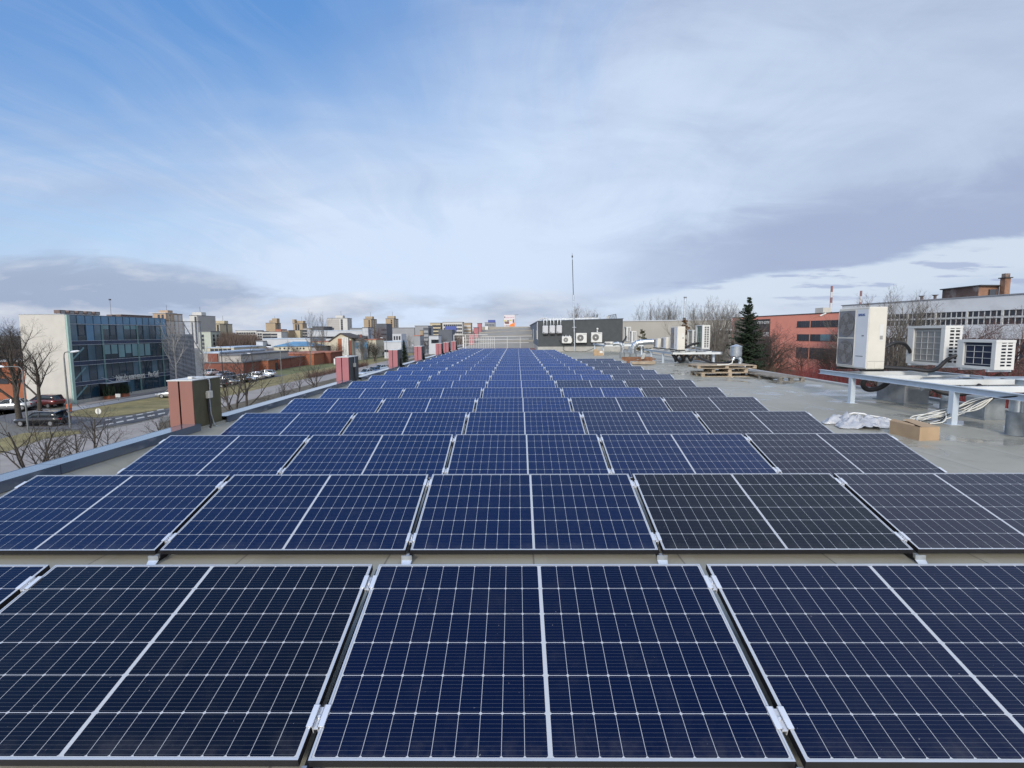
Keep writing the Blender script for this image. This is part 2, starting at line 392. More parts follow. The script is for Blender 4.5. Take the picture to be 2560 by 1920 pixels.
# ------------------------------------------------------------------ solar panels
PW, PD, GAP, RP, TILT, Y0, ZT = 1.755, 1.038, .0368, 1.8097, .2626, 2.7157, .35
def cell_mat():
    M = bpy.data.materials.new('solar_cells'); M.use_nodes = True; t, b = pb(M)
    tcn = t.nodes.new('ShaderNodeTexCoord'); x, y, z = sep(t, tcn.outputs['Object'])
    ux = x.abs(); p, q = .0855, .1690
    gx = (ux-.008)/p; gy = (y+.5070)/q
    fx = (gx.fract()-.5).abs(); fy = (gy.fract()-.5).abs()
    ex = (0.5-fx)*p; ey = (0.5-fy)*q                           # metres to the nearest cell edge
    line = ex.lt(.0009).max(ey.lt(.0014)).max((ex+ey).lt(.0078))
    line = line.max(ux.lt(.0085)).max(ux.gt(.8635)).max(y.abs().gt(.5075))
    bus = (((gy*10.0).fract()-.5).abs().lt(.032))
    oi = t.nodes.new('ShaderNodeObjectInfo'); n = noise(t, tcn.outputs['Object'], 1.3, 2)
    cellid = noise(t, comb(t, gx.floor()*.37, gy.floor()*.61, x.gt(0)*3.1), 6.0, 1)
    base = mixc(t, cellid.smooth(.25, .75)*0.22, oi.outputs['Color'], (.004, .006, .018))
    base = mixc(t, bus*0.42, base, (.16, .17, .18))
    base = mixc(t, line, base, (.44, .46, .49))
    wv_ = t.nodes.new('ShaderNodeVectorMath'); wv_.operation = 'ADD'; t.links.new(tcn.outputs['Object'], wv_.inputs[0]); t.links.new(oi.outputs['Random'], wv_.inputs[1])
    dust = noise(t, wv_.outputs[0], 6, 7, .72); smear = noise(t, wv_.outputs[0], 1.6, 5, .6, 1.5)
    base = mixc(t, dust.smooth(.50, .85)*0.03 + (y+.5).smooth(.10, .0)*dust.smooth(.35, .7)*0.05 + smear.smooth(.55, .8)*0.012, base, (.4, .38, .34))
    spots = noise(t, wv_.outputs[0], 55, 2); base = mixc(t, spots.gt(.775)*0.25, base, (.5, .5, .47))
    t.links.new(base, b.inputs['Base Color']); rg_ = smear.smooth(.4, .8)*0.10+0.06; t.links.new(rg_.s, b.inputs['Roughness'])
    b.inputs['Specular IOR Level'].default_value = .33
    b.inputs['Specular Tint'].default_value = (.40, .63, 1.0, 1)
    return M
MT['cells'] = cell_mat()
def bar_frame(x0, x1, y0, y1, lip, z0, z1):
    s = MB()
    s.box(x0, x1, y0, y0+lip, z0, z1); s.box(x0, x1, y1-lip, y1, z0, z1)
    s.box(x0, x0+lip, y0+lip, y1-lip, z0, z1); s.box(x1-lip, x1, y0+lip, y1-lip, z0, z1)
    return s
_fb = bar_frame(-PW/2, PW/2, -PD/2, PD/2, .0080, -.035, 0)     # bright top lip; sides painted dark for the shade in the gaps
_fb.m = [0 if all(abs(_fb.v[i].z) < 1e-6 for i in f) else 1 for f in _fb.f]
frame_me = _fb.data('panel_frame', ['aluminium', 'gap_shade'])
cells_me = MB().add([(-PW/2+.0080, -PD/2+.0080, -.0018), (PW/2-.0080, -PD/2+.0080, -.0018), (PW/2-.0080, PD/2-.0080, -.0018), (-PW/2+.0080, PD/2-.0080, -.0018)], [(0,1,2,3)]).data('panel_cells', 'cells')
back_me = MB().add([(-PW/2+.0080, -PD/2+.0080, -.006), (PW/2-.0080, -PD/2+.0080, -.006), (PW/2-.0080, PD/2-.0080, -.006), (-PW/2+.0080, PD/2-.0080, -.006)], [(3,2,1,0)]).data('panel_back', mat('backsheet', (.5,.5,.5), .6))
BLUE = (.013, .038, .165, 1); NAVY = (.0022, .0052, .026, 1); BLACK = (.006, .0065, .009, 1); GREY = (.020, .019, .029, 1)  # cell tints; their differences stand in for view-dependent sky reflection
POS5 = ['leftmost', 'second from the left', 'middle one', 'second from the right', 'rightmost']
POS4 = ['leftmost', 'second from the left', 'second from the right', 'rightmost']
POS3 = ['leftmost', 'middle one', 'rightmost']
def row_cols(r): return [-2,-1,0,1] if r == 0 or 13 <= r <= 19 else ([-2,-1,0,1,2] if r < 13 else [-2,-1,0])
step = PW+GAP
rnd = random.Random(3)
for r in range(22):
    cols = row_cols(r)
    pos = {5: POS5, 4: POS4, 3: POS3}[len(cols)]
    yt = Y0+r*RP
    c_y = yt-PD/2*math.cos(TILT); c_z = ZT-PD/2*math.sin(TILT)
    for k, i in enumerate(cols):
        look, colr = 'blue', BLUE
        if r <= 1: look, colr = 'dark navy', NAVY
        elif r < 7: colr = tuple(NAVY[q]+(BLUE[q]-NAVY[q])*(r-.6)/6.4 for q in range(3))+(1,)  # sky reflection growing with distance, put into the cell colour row by row
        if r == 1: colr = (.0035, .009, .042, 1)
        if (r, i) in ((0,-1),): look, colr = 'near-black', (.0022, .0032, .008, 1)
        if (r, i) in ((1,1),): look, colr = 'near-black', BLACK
        if i == 2 and r <= 6: look, colr = 'greyish purple', GREY  # right column greyer: reflected grey cloud put into the colour
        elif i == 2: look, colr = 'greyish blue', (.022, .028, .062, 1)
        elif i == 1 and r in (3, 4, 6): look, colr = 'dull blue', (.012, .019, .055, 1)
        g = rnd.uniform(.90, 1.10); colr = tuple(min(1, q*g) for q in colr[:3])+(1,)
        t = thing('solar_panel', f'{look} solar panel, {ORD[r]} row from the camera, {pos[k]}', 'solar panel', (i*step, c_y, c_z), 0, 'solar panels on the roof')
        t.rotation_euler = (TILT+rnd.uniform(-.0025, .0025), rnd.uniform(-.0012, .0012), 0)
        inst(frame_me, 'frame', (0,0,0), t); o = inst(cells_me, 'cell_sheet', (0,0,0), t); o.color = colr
        if r < 3: inst(back_me, 'back_sheet', (0,0,0), t)
# mounting rails in the gaps between the panels, with clamps and foot plates
rail_me = MB().box(-.011, .011, -.55, .55, -.095, -.060).data('rail', 'gap_shade')  # rail coloured dark to carry the shade inside the gap
clamp_me = MB().box(-.034, -.008, -.045, .045, .0015, .006).box(.008, .034, -.045, .045, .0015, .006).box(-.012, -.008, -.045, .045, -.03, .006).box(.008, .012, -.045, .045, -.03, .006).box(-.008, .008, -.045, .045, -.012, -.008).cyl((0,0,-.008), (0,0,.001), .006, n=8).data('clamp', 'clamp_metal')
endl_me = MB().box(-.050, -.003, -.05, .05, -.038, -.034).box(-.007, -.003, -.05, .05, -.034, .006).box(-.003, .022, -.05, .05, .0015, .006).data('end_clamp', 'clamp_metal')
endr_me = MB().box(.003, .050, -.05, .05, -.038, -.034).box(.003, .007, -.05, .05, -.034, .006).box(-.022, .003, -.05, .05, .0015, .006).data('end_clamp', 'clamp_metal')
def foot():
    s = MB(); y = -.56; ct, st = math.cos(-TILT), math.sin(-TILT)
    def W(x, yy, zz): return (x, y+yy*ct-zz*st, yy*st+zz*ct)          # upright in the world, bracket frame is tilted
    def P(x0, x1, y0, y1, z0, z1): s.hexa([W(x0,y0,z0),W(x1,y0,z0),W(x1,y1,z0),W(x0,y1,z0),W(x0,y0,z1),W(x1,y0,z1),W(x1,y1,z1),W(x0,y1,z1)])
    P(-.036, .036, -.006, 0, -.045, -.012)
    s.add([W(-.036,-.006,-.045), W(.036,-.006,-.045), W(.030,-.045,-.071), W(-.030,-.045,-.071)], [(0,3,2,1)])
    P(-.030, .030, -.085, -.045, -.074, -.070)
    P(-.010, .010, 0, .05, -.050, -.020)
    return s
foot_me = foot().data('foot_plate', 'galvanised')
leg_me = MB().box(-.015, .015, .44, .47, -.31, -.07).data('rear_leg', 'galvanised')
GP = {6: ['left end', 'first gap from the left', 'second gap from the left', 'third gap from the left', 'fourth gap from the left', 'right end'],
      5: ['left end', 'first gap from the left', 'middle gap', 'last gap before the right end', 'right end'],
      4: ['left end', 'left gap', 'right gap', 'right end']}
for r in range(22):
    cols = row_cols(r); yt = Y0+r*RP
    c_y = yt-PD/2*math.cos(TILT); c_z = ZT-PD/2*math.sin(TILT)
    edges = [cols[0]-.5]+[c+.5 for c in cols]
    for k, e in enumerate(edges):
        if r == 0 and k in (0, len(edges)-1): continue
        first, last = k == 0, k == len(edges)-1
        t = thing('mounting_rail', f'metal mounting rail, {ORD[r]} panel row from camera, {GP[len(edges)][k]}', 'mounting rail', (e*step + (GAP/2 if first else (-GAP/2 if last else 0)), c_y, c_z), 0, 'mounting rails between the solar panels')
        t.rotation_euler = (TILT, 0, 0)
        off = -.022 if first else (.022 if last else 0)
        inst(rail_me, 'rail', (off, 0, 0), t)
        cm = endl_me if first else (endr_me if last else clamp_me)
        for yy in (.37, -.36): inst(cm, 'clamp', (0, yy+rnd.uniform(-.02, .02), 0), t)
        if r < 9: inst(foot_me, 'foot_plate', (off, 0, 0), t); inst(leg_me, 'rear_leg', (off, 0, 0), t)

# ------------------------------------------------------------------ parapet and facade pylons on the left
PX0, PX1, PZ = -5.19, -4.955, .25
PYL = [(7.72, .72, 'brick'), (15.0, .92, 'red'), (21.2, .9, 'red'), (26.6, .9, 'red'), (33.6, .9, 'red'), (37.2, .9, 'red'), (41.6, .9, 'red')]
mp_ = thing('parapet', 'low parapet with blue-grey metal coping along the left roof edge', 'parapet', (-5.07, 20, 0))
s = MB().box(PX0+.03, PX1-.02, -4, 47, 0, PZ-.07)
s.prism([(PX1-.02, .0), (PX1+.28, .0), (PX1-.02, .15)], -4, 47)     # membrane cant strip
s.build('parapet_wall', 'roof', mp_)
segs = []; y = -4
for (py, pd, _) in PYL: segs.append((y, py+.02)); y = py+pd+.02
segs.append((y, 47))
for a, b_ in segs:
    s = MB(); yy = a
    while yy < b_-.05:
        e = min(yy+3.1, b_)
        s.box(PX0, PX1, yy+.004, e-.004, PZ-.012, PZ); s.box(PX1-.003, PX1+.012, yy+.004, e-.004, PZ-.105, PZ+.002); s.box(PX0-.012, PX0, yy+.004, e-.004, PZ-.105, PZ+.002)
        yy = e
    s.build('coping', 'coping', mp_)
PLAB = ['brick-pink facade pylon with olive side, nearest the camera', 'red facade pylon with dark grey side and junction box, second from camera',
        'red facade pylon third from the camera along the parapet', 'red facade pylon fourth from the camera along the parapet',
        'red facade pylon fifth from camera, leftmost of the far trio', 'red facade pylon sixth from camera, middle of the far trio',
        'red facade pylon seventh from camera, beside the white railing post']
for n_, (py, pd, kind) in enumerate(PYL):
    t = thing('facade_pylon', PLAB[n_], 'pylon', (-5.2, py, 0), 0, 'red pylons along the facade')
    fr = 'pylon_brick' if kind == 'brick' else 'pylon_red'; sd_ = 'pylon_olive' if kind == 'brick' else 'pylon_grey'
    zb, zt = .20, .905
    x1 = -5.02; xw = .37
    # two flat cladding sheets on the front with an open joint, dark side sheet, pale top flashing
    MB().box(x1-xw, x1-.215, py-.012, py, -1.5, zt).build('front_panel', fr, t)
    MB().box(x1-.190, x1, py-.012, py, zb-.06, zt).build('front_panel', fr, t)
    MB().box(x1-.215, x1-.190, py+.03, py+.04, -.5, zt-.01).build('panel_joint', 'dark_gap', t)
    MB().box(x1-xw+.012, x1-.014, py+.045, py+pd, -1.0, zt-.004).build('core', 'dark_gap', t)
    MB().box(x1-.012, x1, py, py+pd, -.0, zt).build('side_panel', sd_, t)
    s = MB(); s.box(x1-xw-.012, x1+.012, py-.020, py+pd+.01, zt, zt+.014); s.build('top_flashing', 'white_paint', t)
    jy = py+pd*.50
    if n_ in (0, 1):
        jb = MB().box(x1, x1+.055, jy-.055, jy+.055, .60, .715, b=.006).build('junction_box', 'cream_paint', t)
        MB().box(x1+.0555, x1+.058, jy-.048, jy+.048, .607, .708).build('lid', 'cream_paint', jb)
        MB().tube([(x1+.02, jy-.03, .605), (x1+.025, jy-.03, .42), (x1+.05, jy-.04, .18), (x1+.08, jy-.16, .07), (x1+.07, py-.05, .09)], .016, 8).build('cable', 'rubber', t)
        MB().tube([(x1+.02, jy+.012, .605), (x1+.022, jy+.02, .35), (x1+.05, jy+.05, .16), (x1+.09, jy+.16, .09), (x1+.06, py+pd+.06, .14)], .012, 8).build('cable', 'galvanised' if n_ == 0 else 'rubber', t)
        MB().tube([(x1+.02, jy+.035, .715), (x1+.022, jy+.04, .80), (x1+.02, jy+.03, .89), (x1-.02, jy-.02, .935), (x1-.15, jy-.1, .935)], .011, 8).build('cable', 'galvanised', t)
        MB().box(x1-.20, x1-.13, jy-.16, jy-.05, zt+.014, zt+.05, b=.005).build('top_box', 'white_paint', t)
    else:
        MB().tube([(x1+.02, jy, .55), (x1+.025, jy, .4), (x1+.05, jy+.05, .18), (x1+.12, jy+.25, .06), (x1+.06, py+pd+.08, .10)], [.04, .05, .05, .03, .02], 8).build('cable', 'rubber', t)
    if n_ == 1: MB().box(x1-xw-.06, x1-xw-.012, py-.02, py+.08, .70, .88, b=.008).build('lamp', 'white_paint', t)

# ------------------------------------------------------------------ plant hut on the roof
HY, HX0, HX1 = 43.0, 1.69, 8.66
hut = thing('roof_hut', 'dark grey rooftop plant hut with pale plinth and metal coping', 'roof hut', (5.1, 46, 0))
def hz(x): return 2.50+(x-HX0)*.024
s = MB()
s.hexa([(HX0,HY,.40),(HX1,HY,.40),(HX1,72,.40),(HX0+.1,72,.40),(HX0,HY,hz(HX0)),(HX1,HY,hz(HX1)),(HX1,72,hz(HX1)),(HX0+.1,72,hz(HX0))])
s.build('wall', 'hut_grey', hut)
MB().hexa([(HX0-.012,HY+.02,.40),(HX0-.004,HY+.02,.40),(HX0+.092,72,.40),(HX0+.088,72,.40),(HX0-.012,HY+.02,hz(HX0)-.01),(HX0-.004,HY+.02,hz(HX0)-.01),(HX0+.092,72,hz(HX0)-.01),(HX0+.088,72,hz(HX0)-.01)]).build('side_shade_sheet', 'hut_side_shade', hut)  # sheet over the left face, its bluish shade put into the colour
MB().box(HX0-.06, HX1+.06, HY-.06, 72, 0, .40).build('plinth', 'plinth', hut)
s = MB(); s.hexa([(HX0-.05,HY-.05,hz(HX0)),(HX1+.05,HY-.05,hz(HX1)),(HX1+.05,HY+.14,hz(HX1)),(HX0-.05,HY+.14,hz(HX0)),(HX0-.05,HY-.05,hz(HX0)+.05),(HX1+.05,HY-.05,hz(HX1)+.05),(HX1+.05,HY+.14,hz(HX1)+.05),(HX0-.05,HY+.14,hz(HX0)+.05)])
s.box(HX0-.06, HX0+.12, HY+.14, 72, hz(HX0), hz(HX0)+.05)
s.build('coping', mat('hut_coping', (.10, .125, .17), .45, .2), hut)
MB().hexa([(HX0+.5,HY+.5,hz(HX0)),(HX1-1.9,HY+.5,hz(HX1)),(HX1-1.9,HY+5,hz(HX1)),(HX0+.5,HY+5,hz(HX0)),(HX0+.5,HY+.5,hz(HX0)+.24),(HX1-1.9,HY+.5,hz(HX1)+.12),(HX1-1.9,HY+5,hz(HX1)+.14),(HX0+.5,HY+5,hz(HX0)+.24)]).build('roof_upstand', 'galvanised', hut)
for yy, a, b_ in ((46.0, 1.0, 1.75), (56.0, .7, 1.9), (62.5, .6, 1.9)):
    wn = MB().box(HX0-.03+.003*(yy-43), HX0+.02+.003*(yy-43), yy, yy+1.3, a, b_).build('window', 'white_paint', hut)
    MB().box(HX0-.04+.003*(yy-43), HX0-.028+.003*(yy-43), yy+.07, yy+1.23, a+.07, b_-.07).build('pane', 'glass_dark', wn)
# inverters with conduits
ILAB = ['white inverter cabinet on dark hut wall, leftmost of the three', 'white inverter cabinet on dark hut wall, middle of the three', 'white inverter cabinet on dark hut wall, rightmost of the three']
MT['inv'] = mat('inverter_white', (.46, .47, .49), .4, var=.03)
for k in range(3):
    x = at_y(1363.5+k*17.3, 829, HY-.2).x
    t = thing('inverter', ILAB[k], 'inverter', (x, HY-.13, 1.1), 0, 'inverters on the hut wall')
    z0, z1 = at_y(1363, 834.0-k*.3, HY-.2).z, at_y(1363, 814-k*.4, HY-.2).z
    MB().box(x-.235, x+.235, HY-.24, HY-.02, z0, z1, b=.05).build('case', 'inv', t)
    MB().box(x-.21, x+.21, HY-.22, HY-.03, z0-.09, z0-.003).build('connector_box', 'black', t)
    MB().box(x-.17, x-.09, HY-.246, HY-.239, z0+.07, z0+.13).build('display', 'black', t)
    MB().box(x+.10, x+.14, HY-.246, HY-.239, z0+.12, z0+.2).build('status_label', 'white_paint', t)
    for q in (-.13, .13): MB().tube([(x+q, HY-.09, z1-.01), (x+q, HY-.09, 2.98), (x+q*.9, HY-.02, 3.0)], .022, 8).build('conduit', 'galvanised', t)
# bent white conduit at the hut corner
tag(MB().tube([(HX0-.05, HY+.5, 1.0), (HX0-.07, HY+.5, 2.25), (HX0-.02, HY+.5, 2.55), (HX0+.25, HY+.5, 2.75), (HX0+.7, HY+.5, 2.78), (HX0+.85, HY+.5, 2.6)], .035, 8).build('conduit', 'white_paint'), 'white conduit bent over the left corner of the dark hut', 'conduit')
# ------------------------------------------------------------------ air conditioners
def fan_front(s_, c, r, nor_y=-1): pass
def wall_ac(px0, py0, px1, py1, label, extra=False):
    a = at_y(px0, py1, HY-.34); b_ = at_y(px1, py0, HY-.34); x0, x1, z0, z1 = a.x, b_.x, a.z, b_.z
    t = thing('wall_air_conditioner', label, 'air conditioner', ((x0+x1)/2, HY-.02, z0), 0, 'air conditioners on the dark hut wall')
    yf = HY-.36
    MB().box(x0, x1, yf, HY-.08, z0, z1, b=.02).build('case', 'white_paint', t)
    cx, cz, r = x0+(x1-x0)*.40, (z0+z1)/2, (z1-z0)*.33
    g = MB().disc((cx, yf-.004, cz), r, 28, (0,-1,0)).build('fan_opening', 'fan_dark', t)
    s = MB()
    for k in range(1, 7): s.disc((cx, yf-.012, cz), r*k/6.5+.004, 28, (0,-1,0), r0=r*k/6.5-.011)
    s.disc((cx, yf-.013, cz), r+.012, 28, (0,-1,0), r0=r-.012)
    for k in range(12):
        an = k*math.pi/6; s.bar((cx+.1*r*math.cos(an), yf-.01, cz+.1*r*math.sin(an)), (cx+r*math.cos(an), yf-.01, cz+r*math.sin(an)), .012, .006)
    s.build('fan_grille', 'coil_grey', g)
    MB().disc((cx, yf-.017, cz), r*.24, 16, (0,-1,0)).build('fan_hub', 'white_paint', g)
    for q in (.15, .85): MB().box(x0+(x1-x0)*q-.03, x0+(x1-x0)*q+.03, yf+.02, HY, z0-.07, z0-.002).build('bracket', 'black', t)
    if not extra: text('SAMSUNG', .1, frame_m(Vector((x1-(x1-x0)*.38, yf-.002, z1-.12)), (1,0,0), (0,0,1)), 'grey_print', t, 'brand_lettering', .002, width=(x1-x0)*.32)
    if extra:
        s = MB()
        for k, q in enumerate((.12, .42, .62, .82)): s.cyl((x0+(x1-x0)*q, yf+.1, z1-.01), (x0+(x1-x0)*q, yf+.1, z1+.06+.05*(k % 2)), .05, n=8)
        s.build('valve', 'galvanised', t)
        MB().box(x1+.002, x1+.06, yf+.03, HY-.1, z0+.1, z1-.15, b=.01).build('valve_cover', 'cream_paint', t)
wall_ac(1405, 841, 1428.5, 858.3, 'small white air conditioner with valves on top, leftmost on dark hut', True)
wall_ac(1440, 832.5, 1467, 857, 'white air conditioner on dark hut just right of the mast')
wall_ac(1478, 831, 1505.5, 856, 'white air conditioner on dark hut below the small lamp')
t = thing('wall_lamp', 'small round lamp on the dark hut above an air conditioner', 'lamp', (at_y(1493.5, 822, HY).x, HY, 1.9))
p = at_y(1493.5, 822, HY-.12)
MB().cyl((p.x, HY-.2, p.z), (p.x, HY, p.z), .075, n=14).build('lamp_body', 'white_paint', t)
MB().box(p.x-.05, p.x+.05, HY-.1, HY, p.z-.27, p.z-.12).build('mount', 'galvanised', t)

def fanface(s_, t, o, ax, r, nor):    # fan opening with bars, drawn on a vertical face; o centre, ax along the face
    ax = Vector(ax); nor = Vector(nor); up = Vector((0,0,1)); o = Vector(o)
def tall_ac(cx, y0, y1, z0, z1, depth, label, fans=2, detail=True, brand=True):
    """outdoor unit whose fan face looks left (-x) and whose closed side faces the camera"""
    t = thing('outdoor_air_conditioner', label, 'air conditioner', (cx+depth/2, (y0+y1)/2, z0), 0, 'air conditioners on the steel platforms')
    MB().box(cx, cx+depth, y0, y1, z0, z1, b=.015).build('case', 'cream_paint', t)
    L = y1-y0; H = z1-z0
    MB().box(cx-.006, cx+.001, y0+.02, y0+L*.40, z0+.03, z1-.05).build('service_panel', MT['panelw'], t)
    fy0, fy1 = y0+L*.42, y1-.03; fh = (H-.10)/fans
    for k in range(fans):
        a, b_ = z0+.05+fh*k+.015, z0+.05+fh*(k+1)-.015
        g = MB().box(cx-.010, cx+.001, fy0, fy1, a, b_).build('fan_plate', MT['plateg'], t)
        cy, cz = (fy0+fy1)/2, (a+b_)/2; r = min((fy1-fy0), (b_-a))*.46
        MB().disc((cx-.013, cy, cz), r, 32, (-1,0,0)).build('fan_opening', 'fan_dark', g)
        s = MB()
        n_b = 15
        for q in range(n_b):
            yy = cy-r+2*r*(q+.5)/n_b; hh = math.sqrt(max(0, r*r-(yy-cy)**2)); s.box(cx-.028, cx-.022, yy-.004, yy+.004, cz-hh, cz+hh)
        for q in (.35, .7, 1.0): s.disc((cx-.025, cy, cz), r*q+.006, 32, (-1,0,0), r0=r*q-.006)
        s.build('fan_grille', MT['plateg'], g)
        s = MB()
        for q in range(3):
            an = 2.1*q+.7*k+.5; pts = []
            for (rr, da) in ((.15, 0), (.95, -.25), (.98, .35), (.6, .75), (.2, .6)):
                pts.append((cx-.018-.003*da, cy+math.cos(an+da)*rr*r, cz+math.sin(an+da)*rr*r))
            s.add(pts, [(4,3,2,1,0)])
        s.build('fan_blade', 'coil_grey', g)
        bz = MB(); bz.box(cx-.016, cx-.004, fy0-.012, fy1+.012, b_, b_+.014); bz.box(cx-.016, cx-.004, fy0-.012, fy1+.012, a-.014, a); bz.box(cx-.016, cx-.004, fy0-.014, fy0, a, b_); bz.box(cx-.016, cx-.004, fy1, fy1+.014, a, b_)
        bz.build('grille_frame', 'cream_paint', t)
    s = MB()
    for yy in (y0+.1, y1-.1): s.box(cx-.05, cx+depth+.05, yy-.03, yy+.03, z0-.05, z0-.002)
    s.build('feet', 'black', t)
    if detail:
        if brand: text('SAMSUNG', .075, frame_m(Vector((cx-.008, y0+L*.33, z1-.19)), (0,-1,0), (0,0,1)), 'blue_print', t, 'brand_lettering', .002, width=L*.21)
        MB().box(cx-.009, cx-.006, y0+L*.12, y0+L*.19, z0+H*.53, z0+H*.55).build('panel_logo', 'grey_print', t)
        MB().box(cx-.009, cx-.006, y0+L*.12, y0+L*.35, z0+H*.20, z0+H*.212).build('panel_logo', 'grey_print', t)
        MB().box(cx+depth*.62, cx+depth*.82, y0-.003, y0, z0+H*.46, z0+H*.72).build('warning_label', 'white_paint', t)
        MB().box(cx+depth*.64, cx+depth*.80, y0-.005, y0-.002, z0+H*.48, z0+H*.54).build('warning_label', 'coil_grey', t)
        MB().box(cx+.02, cx+depth-.02, y0-.003, y0, z0+H*.128, z0+H*.132).build('cover_seam', 'grey_print', t)
        for q in (.06, .45): MB().box(cx+depth*q, cx+depth*(q+.34), y0-.006, y0-.001, z0+.02, z0+H*.11, b=.0015).build('knockout_cover', 'cream_paint', t)
    return t
MT['panelw'] = mat('panel_white', (.68, .69, .70), .45, var=.03)
MT['plateg'] = mat('plate_grey', (.20, .20, .21), .5, var=.06)
def coil_ac(cx, y0, y1, z0, z1, depth, label, coil, rows, gx, gz, bare=True):
    """outdoor unit seen from behind: coil with guard wires on the left face, slotted side towards the camera"""
    t = thing('outdoor_air_conditioner', label, 'air conditioner', (cx+depth/2, (y0+y1)/2, z0), 0, 'air conditioners on the steel platforms')
    L = y1-y0; H = z1-z0; f = .05
    s = MB(); s.box(cx-.004, cx+depth+.004, y0-.004, y1+.004, z1-f, z1); s.box(cx, cx+depth, y0, y1, z0, z0+.05); s.box(cx, cx+.1, y1-L*.17, y1, z0+.05, z1-f); s.box(cx, cx+.06, y0, y0+L*.10, z0+.05, z1-f); s.box(cx+depth-.03, cx+depth, y0+.02, y1, z0+.05, z1-f)
    # slotted side: stiles and rails with open slots between
    st = .035; x0, x1 = cx+.06, cx+depth; z_lo, z_hi = z0+.05, z1-f-.03
    s.box(x0, x0+.045, y0, y0+.012, z0+.05, z1-f); s.box(x1-.05, x1, y0, y0+.012, z0+.05, z1-f); mid = (x0+.045+x1-.05)/2; s.box(mid-.014, mid+.014, y0, y0+.012, z0+.05, z1-f)
    for k in range(rows+1):
        zz = z_lo+(z_hi-z_lo)*k/rows; s.box(x0+.045, x1-.05, y0+.001, y0+.011, zz-.014, zz+.014)
    s.build('case', 'white_paint', t)
    MB().box(cx+.055, cx+depth-.04, y0+.04, y0+.06, z0+.03, z1-.06).build('side_coil', coil if coil == 'coil_blue' else 'fan_dark', t)
    MB().box(cx+.045, cx+.06, y0+.06, y1-L*.17, z0+.04, z1-f).build('coil', coil, t)
    s = MB(); a, b_ = y0+L*.13, y1-L*.20; c, d = z0+.09, z1-f-.06
    for k in range(gx+1): yy = a+(b_-a)*k/gx; s.box(cx+.030, cx+.036, yy-.0045, yy+.0045, c, d)
    for k in range(gz+1): zz = c+(d-c)*k/gz; s.box(cx+.024, cx+.030, a, b_, zz-.0045, zz+.0045)
    s.build('guard_grid', 'wire_white', t)
    s = MB()
    for yy in (y0+.12, y1-.12): s.box(cx-.03, cx+depth+.05, yy-.025, yy+.025, z0-.045, z0-.001)
    s.build('feet', 'galvanised', t)
    return t
def platform(name_label, x0, x1, y0, y1, zt, beams, posts, group='steel platforms on the roof'):
    t = thing('steel_platform', name_label, 'steel platform', ((x0+x1)/2, (y0+y1)/2, 0), 0, group)
    h = .10
    def ibeam_y(x, a, b_):
        s = MB(); s.box(x-.045, x+.045, a, b_, zt-.008, zt); s.box(x-.045, x+.045, a, b_, zt-h, zt-h+.008); s.box(x-.004, x+.004, a, b_, zt-h+.008, zt-.008); return s
    def ibeam_x(y, a, b_):
        s = MB(); s.box(a, b_, y-.045, y+.045, zt-.010, zt-.002); s.box(a, b_, y-.045, y+.045, zt-h-.002, zt-h+.006); s.box(a, b_, y-.045, y-.039, zt-h+.006, zt-.010); return s
    ibeam_y(x0, y0, y1).build('edge_beam', 'steel_skylit', t); ibeam_y(x1, y0, y1).build('edge_beam', 'steel_skylit', t)
    for b_ in beams: ibeam_x(b_, x0+.05, x1-.05).build('cross_beam', 'beamw', t)
    for (x, y) in posts: MB().box(x-.05, x+.05, y-.05, y+.05, .006, zt-h).box(x-.09, x+.09, y-.09, y+.09, 0, .006).build('post', 'steel_skylit', t)
    return t
MT['beamw'] = mat('beam_white', (.60, .62, .62), .5, var=.05, dirt=((.45, .44, .40), .3))  # whiter copy of the steel for cross beams facing the sun
# near platform
platform('pale blue steel platform with three units, nearest the camera', 7.36, 9.5, 5.6, 12.75, .665, [7.45, 8.75, 10.0, 11.0, 12.1], [(7.36, 8.83), (7.36, 11.52), (9.45, 8.83), (9.45, 11.52), (7.36, 6.0), (9.45, 6.0)])
tall_ac(7.39, 11.14, 12.18, .78, 2.115, .39, 'tall cream air conditioner with two stacked fans, on nearest platform')
coil_ac(8.78, 10.85, 11.88, .87, 1.705, .36, 'white air conditioner with grey coil grid, beside the dark blue one', 'coil_grey', 10, 4, 5)
coil_ac(8.76, 9.66, 10.50, .87, 1.425, .36, 'white air conditioner with dark blue coil, at the right picture edge', 'coil_blue', 7, 3, 3)
# middle platform
platform('pale blue steel platform carrying five units, half way along the roof', 7.42, 9.85, 25.2, 30.7, .60, [25.25, 26.4, 27.6, 28.8, 30.0], [(7.42, 29.0), (7.42, 26.7), (9.6, 25.6), (9.6, 29.5)])
tall_ac(7.62, 25.0, 26.1, .72, 1.845, .37, 'tall cream single-fan air conditioner on the middle platform', fans=1, brand=False)
tall_ac(7.62, 26.9, 27.8, .72, 1.31, .35, 'low cream air conditioner beside the tall one on middle platform', fans=1, detail=False)
tall_ac(7.62, 28.5, 29.3, .72, 1.22, .33, 'smallest white air conditioner at far left of the middle platform', fans=1, detail=False)
coil_ac(8.95, 25.4, 26.4, .76, 1.915, .37, 'tall white air conditioner with green coil on the middle platform', 'coil_green', 12, 3, 4)
coil_ac(8.90, 26.7, 27.5, .80, 1.69, .35, 'white air conditioner with beige coil behind the green one', mat('coil_beige', (.30, .28, .21), .6, var=.08, scale=50), 8, 3, 4)
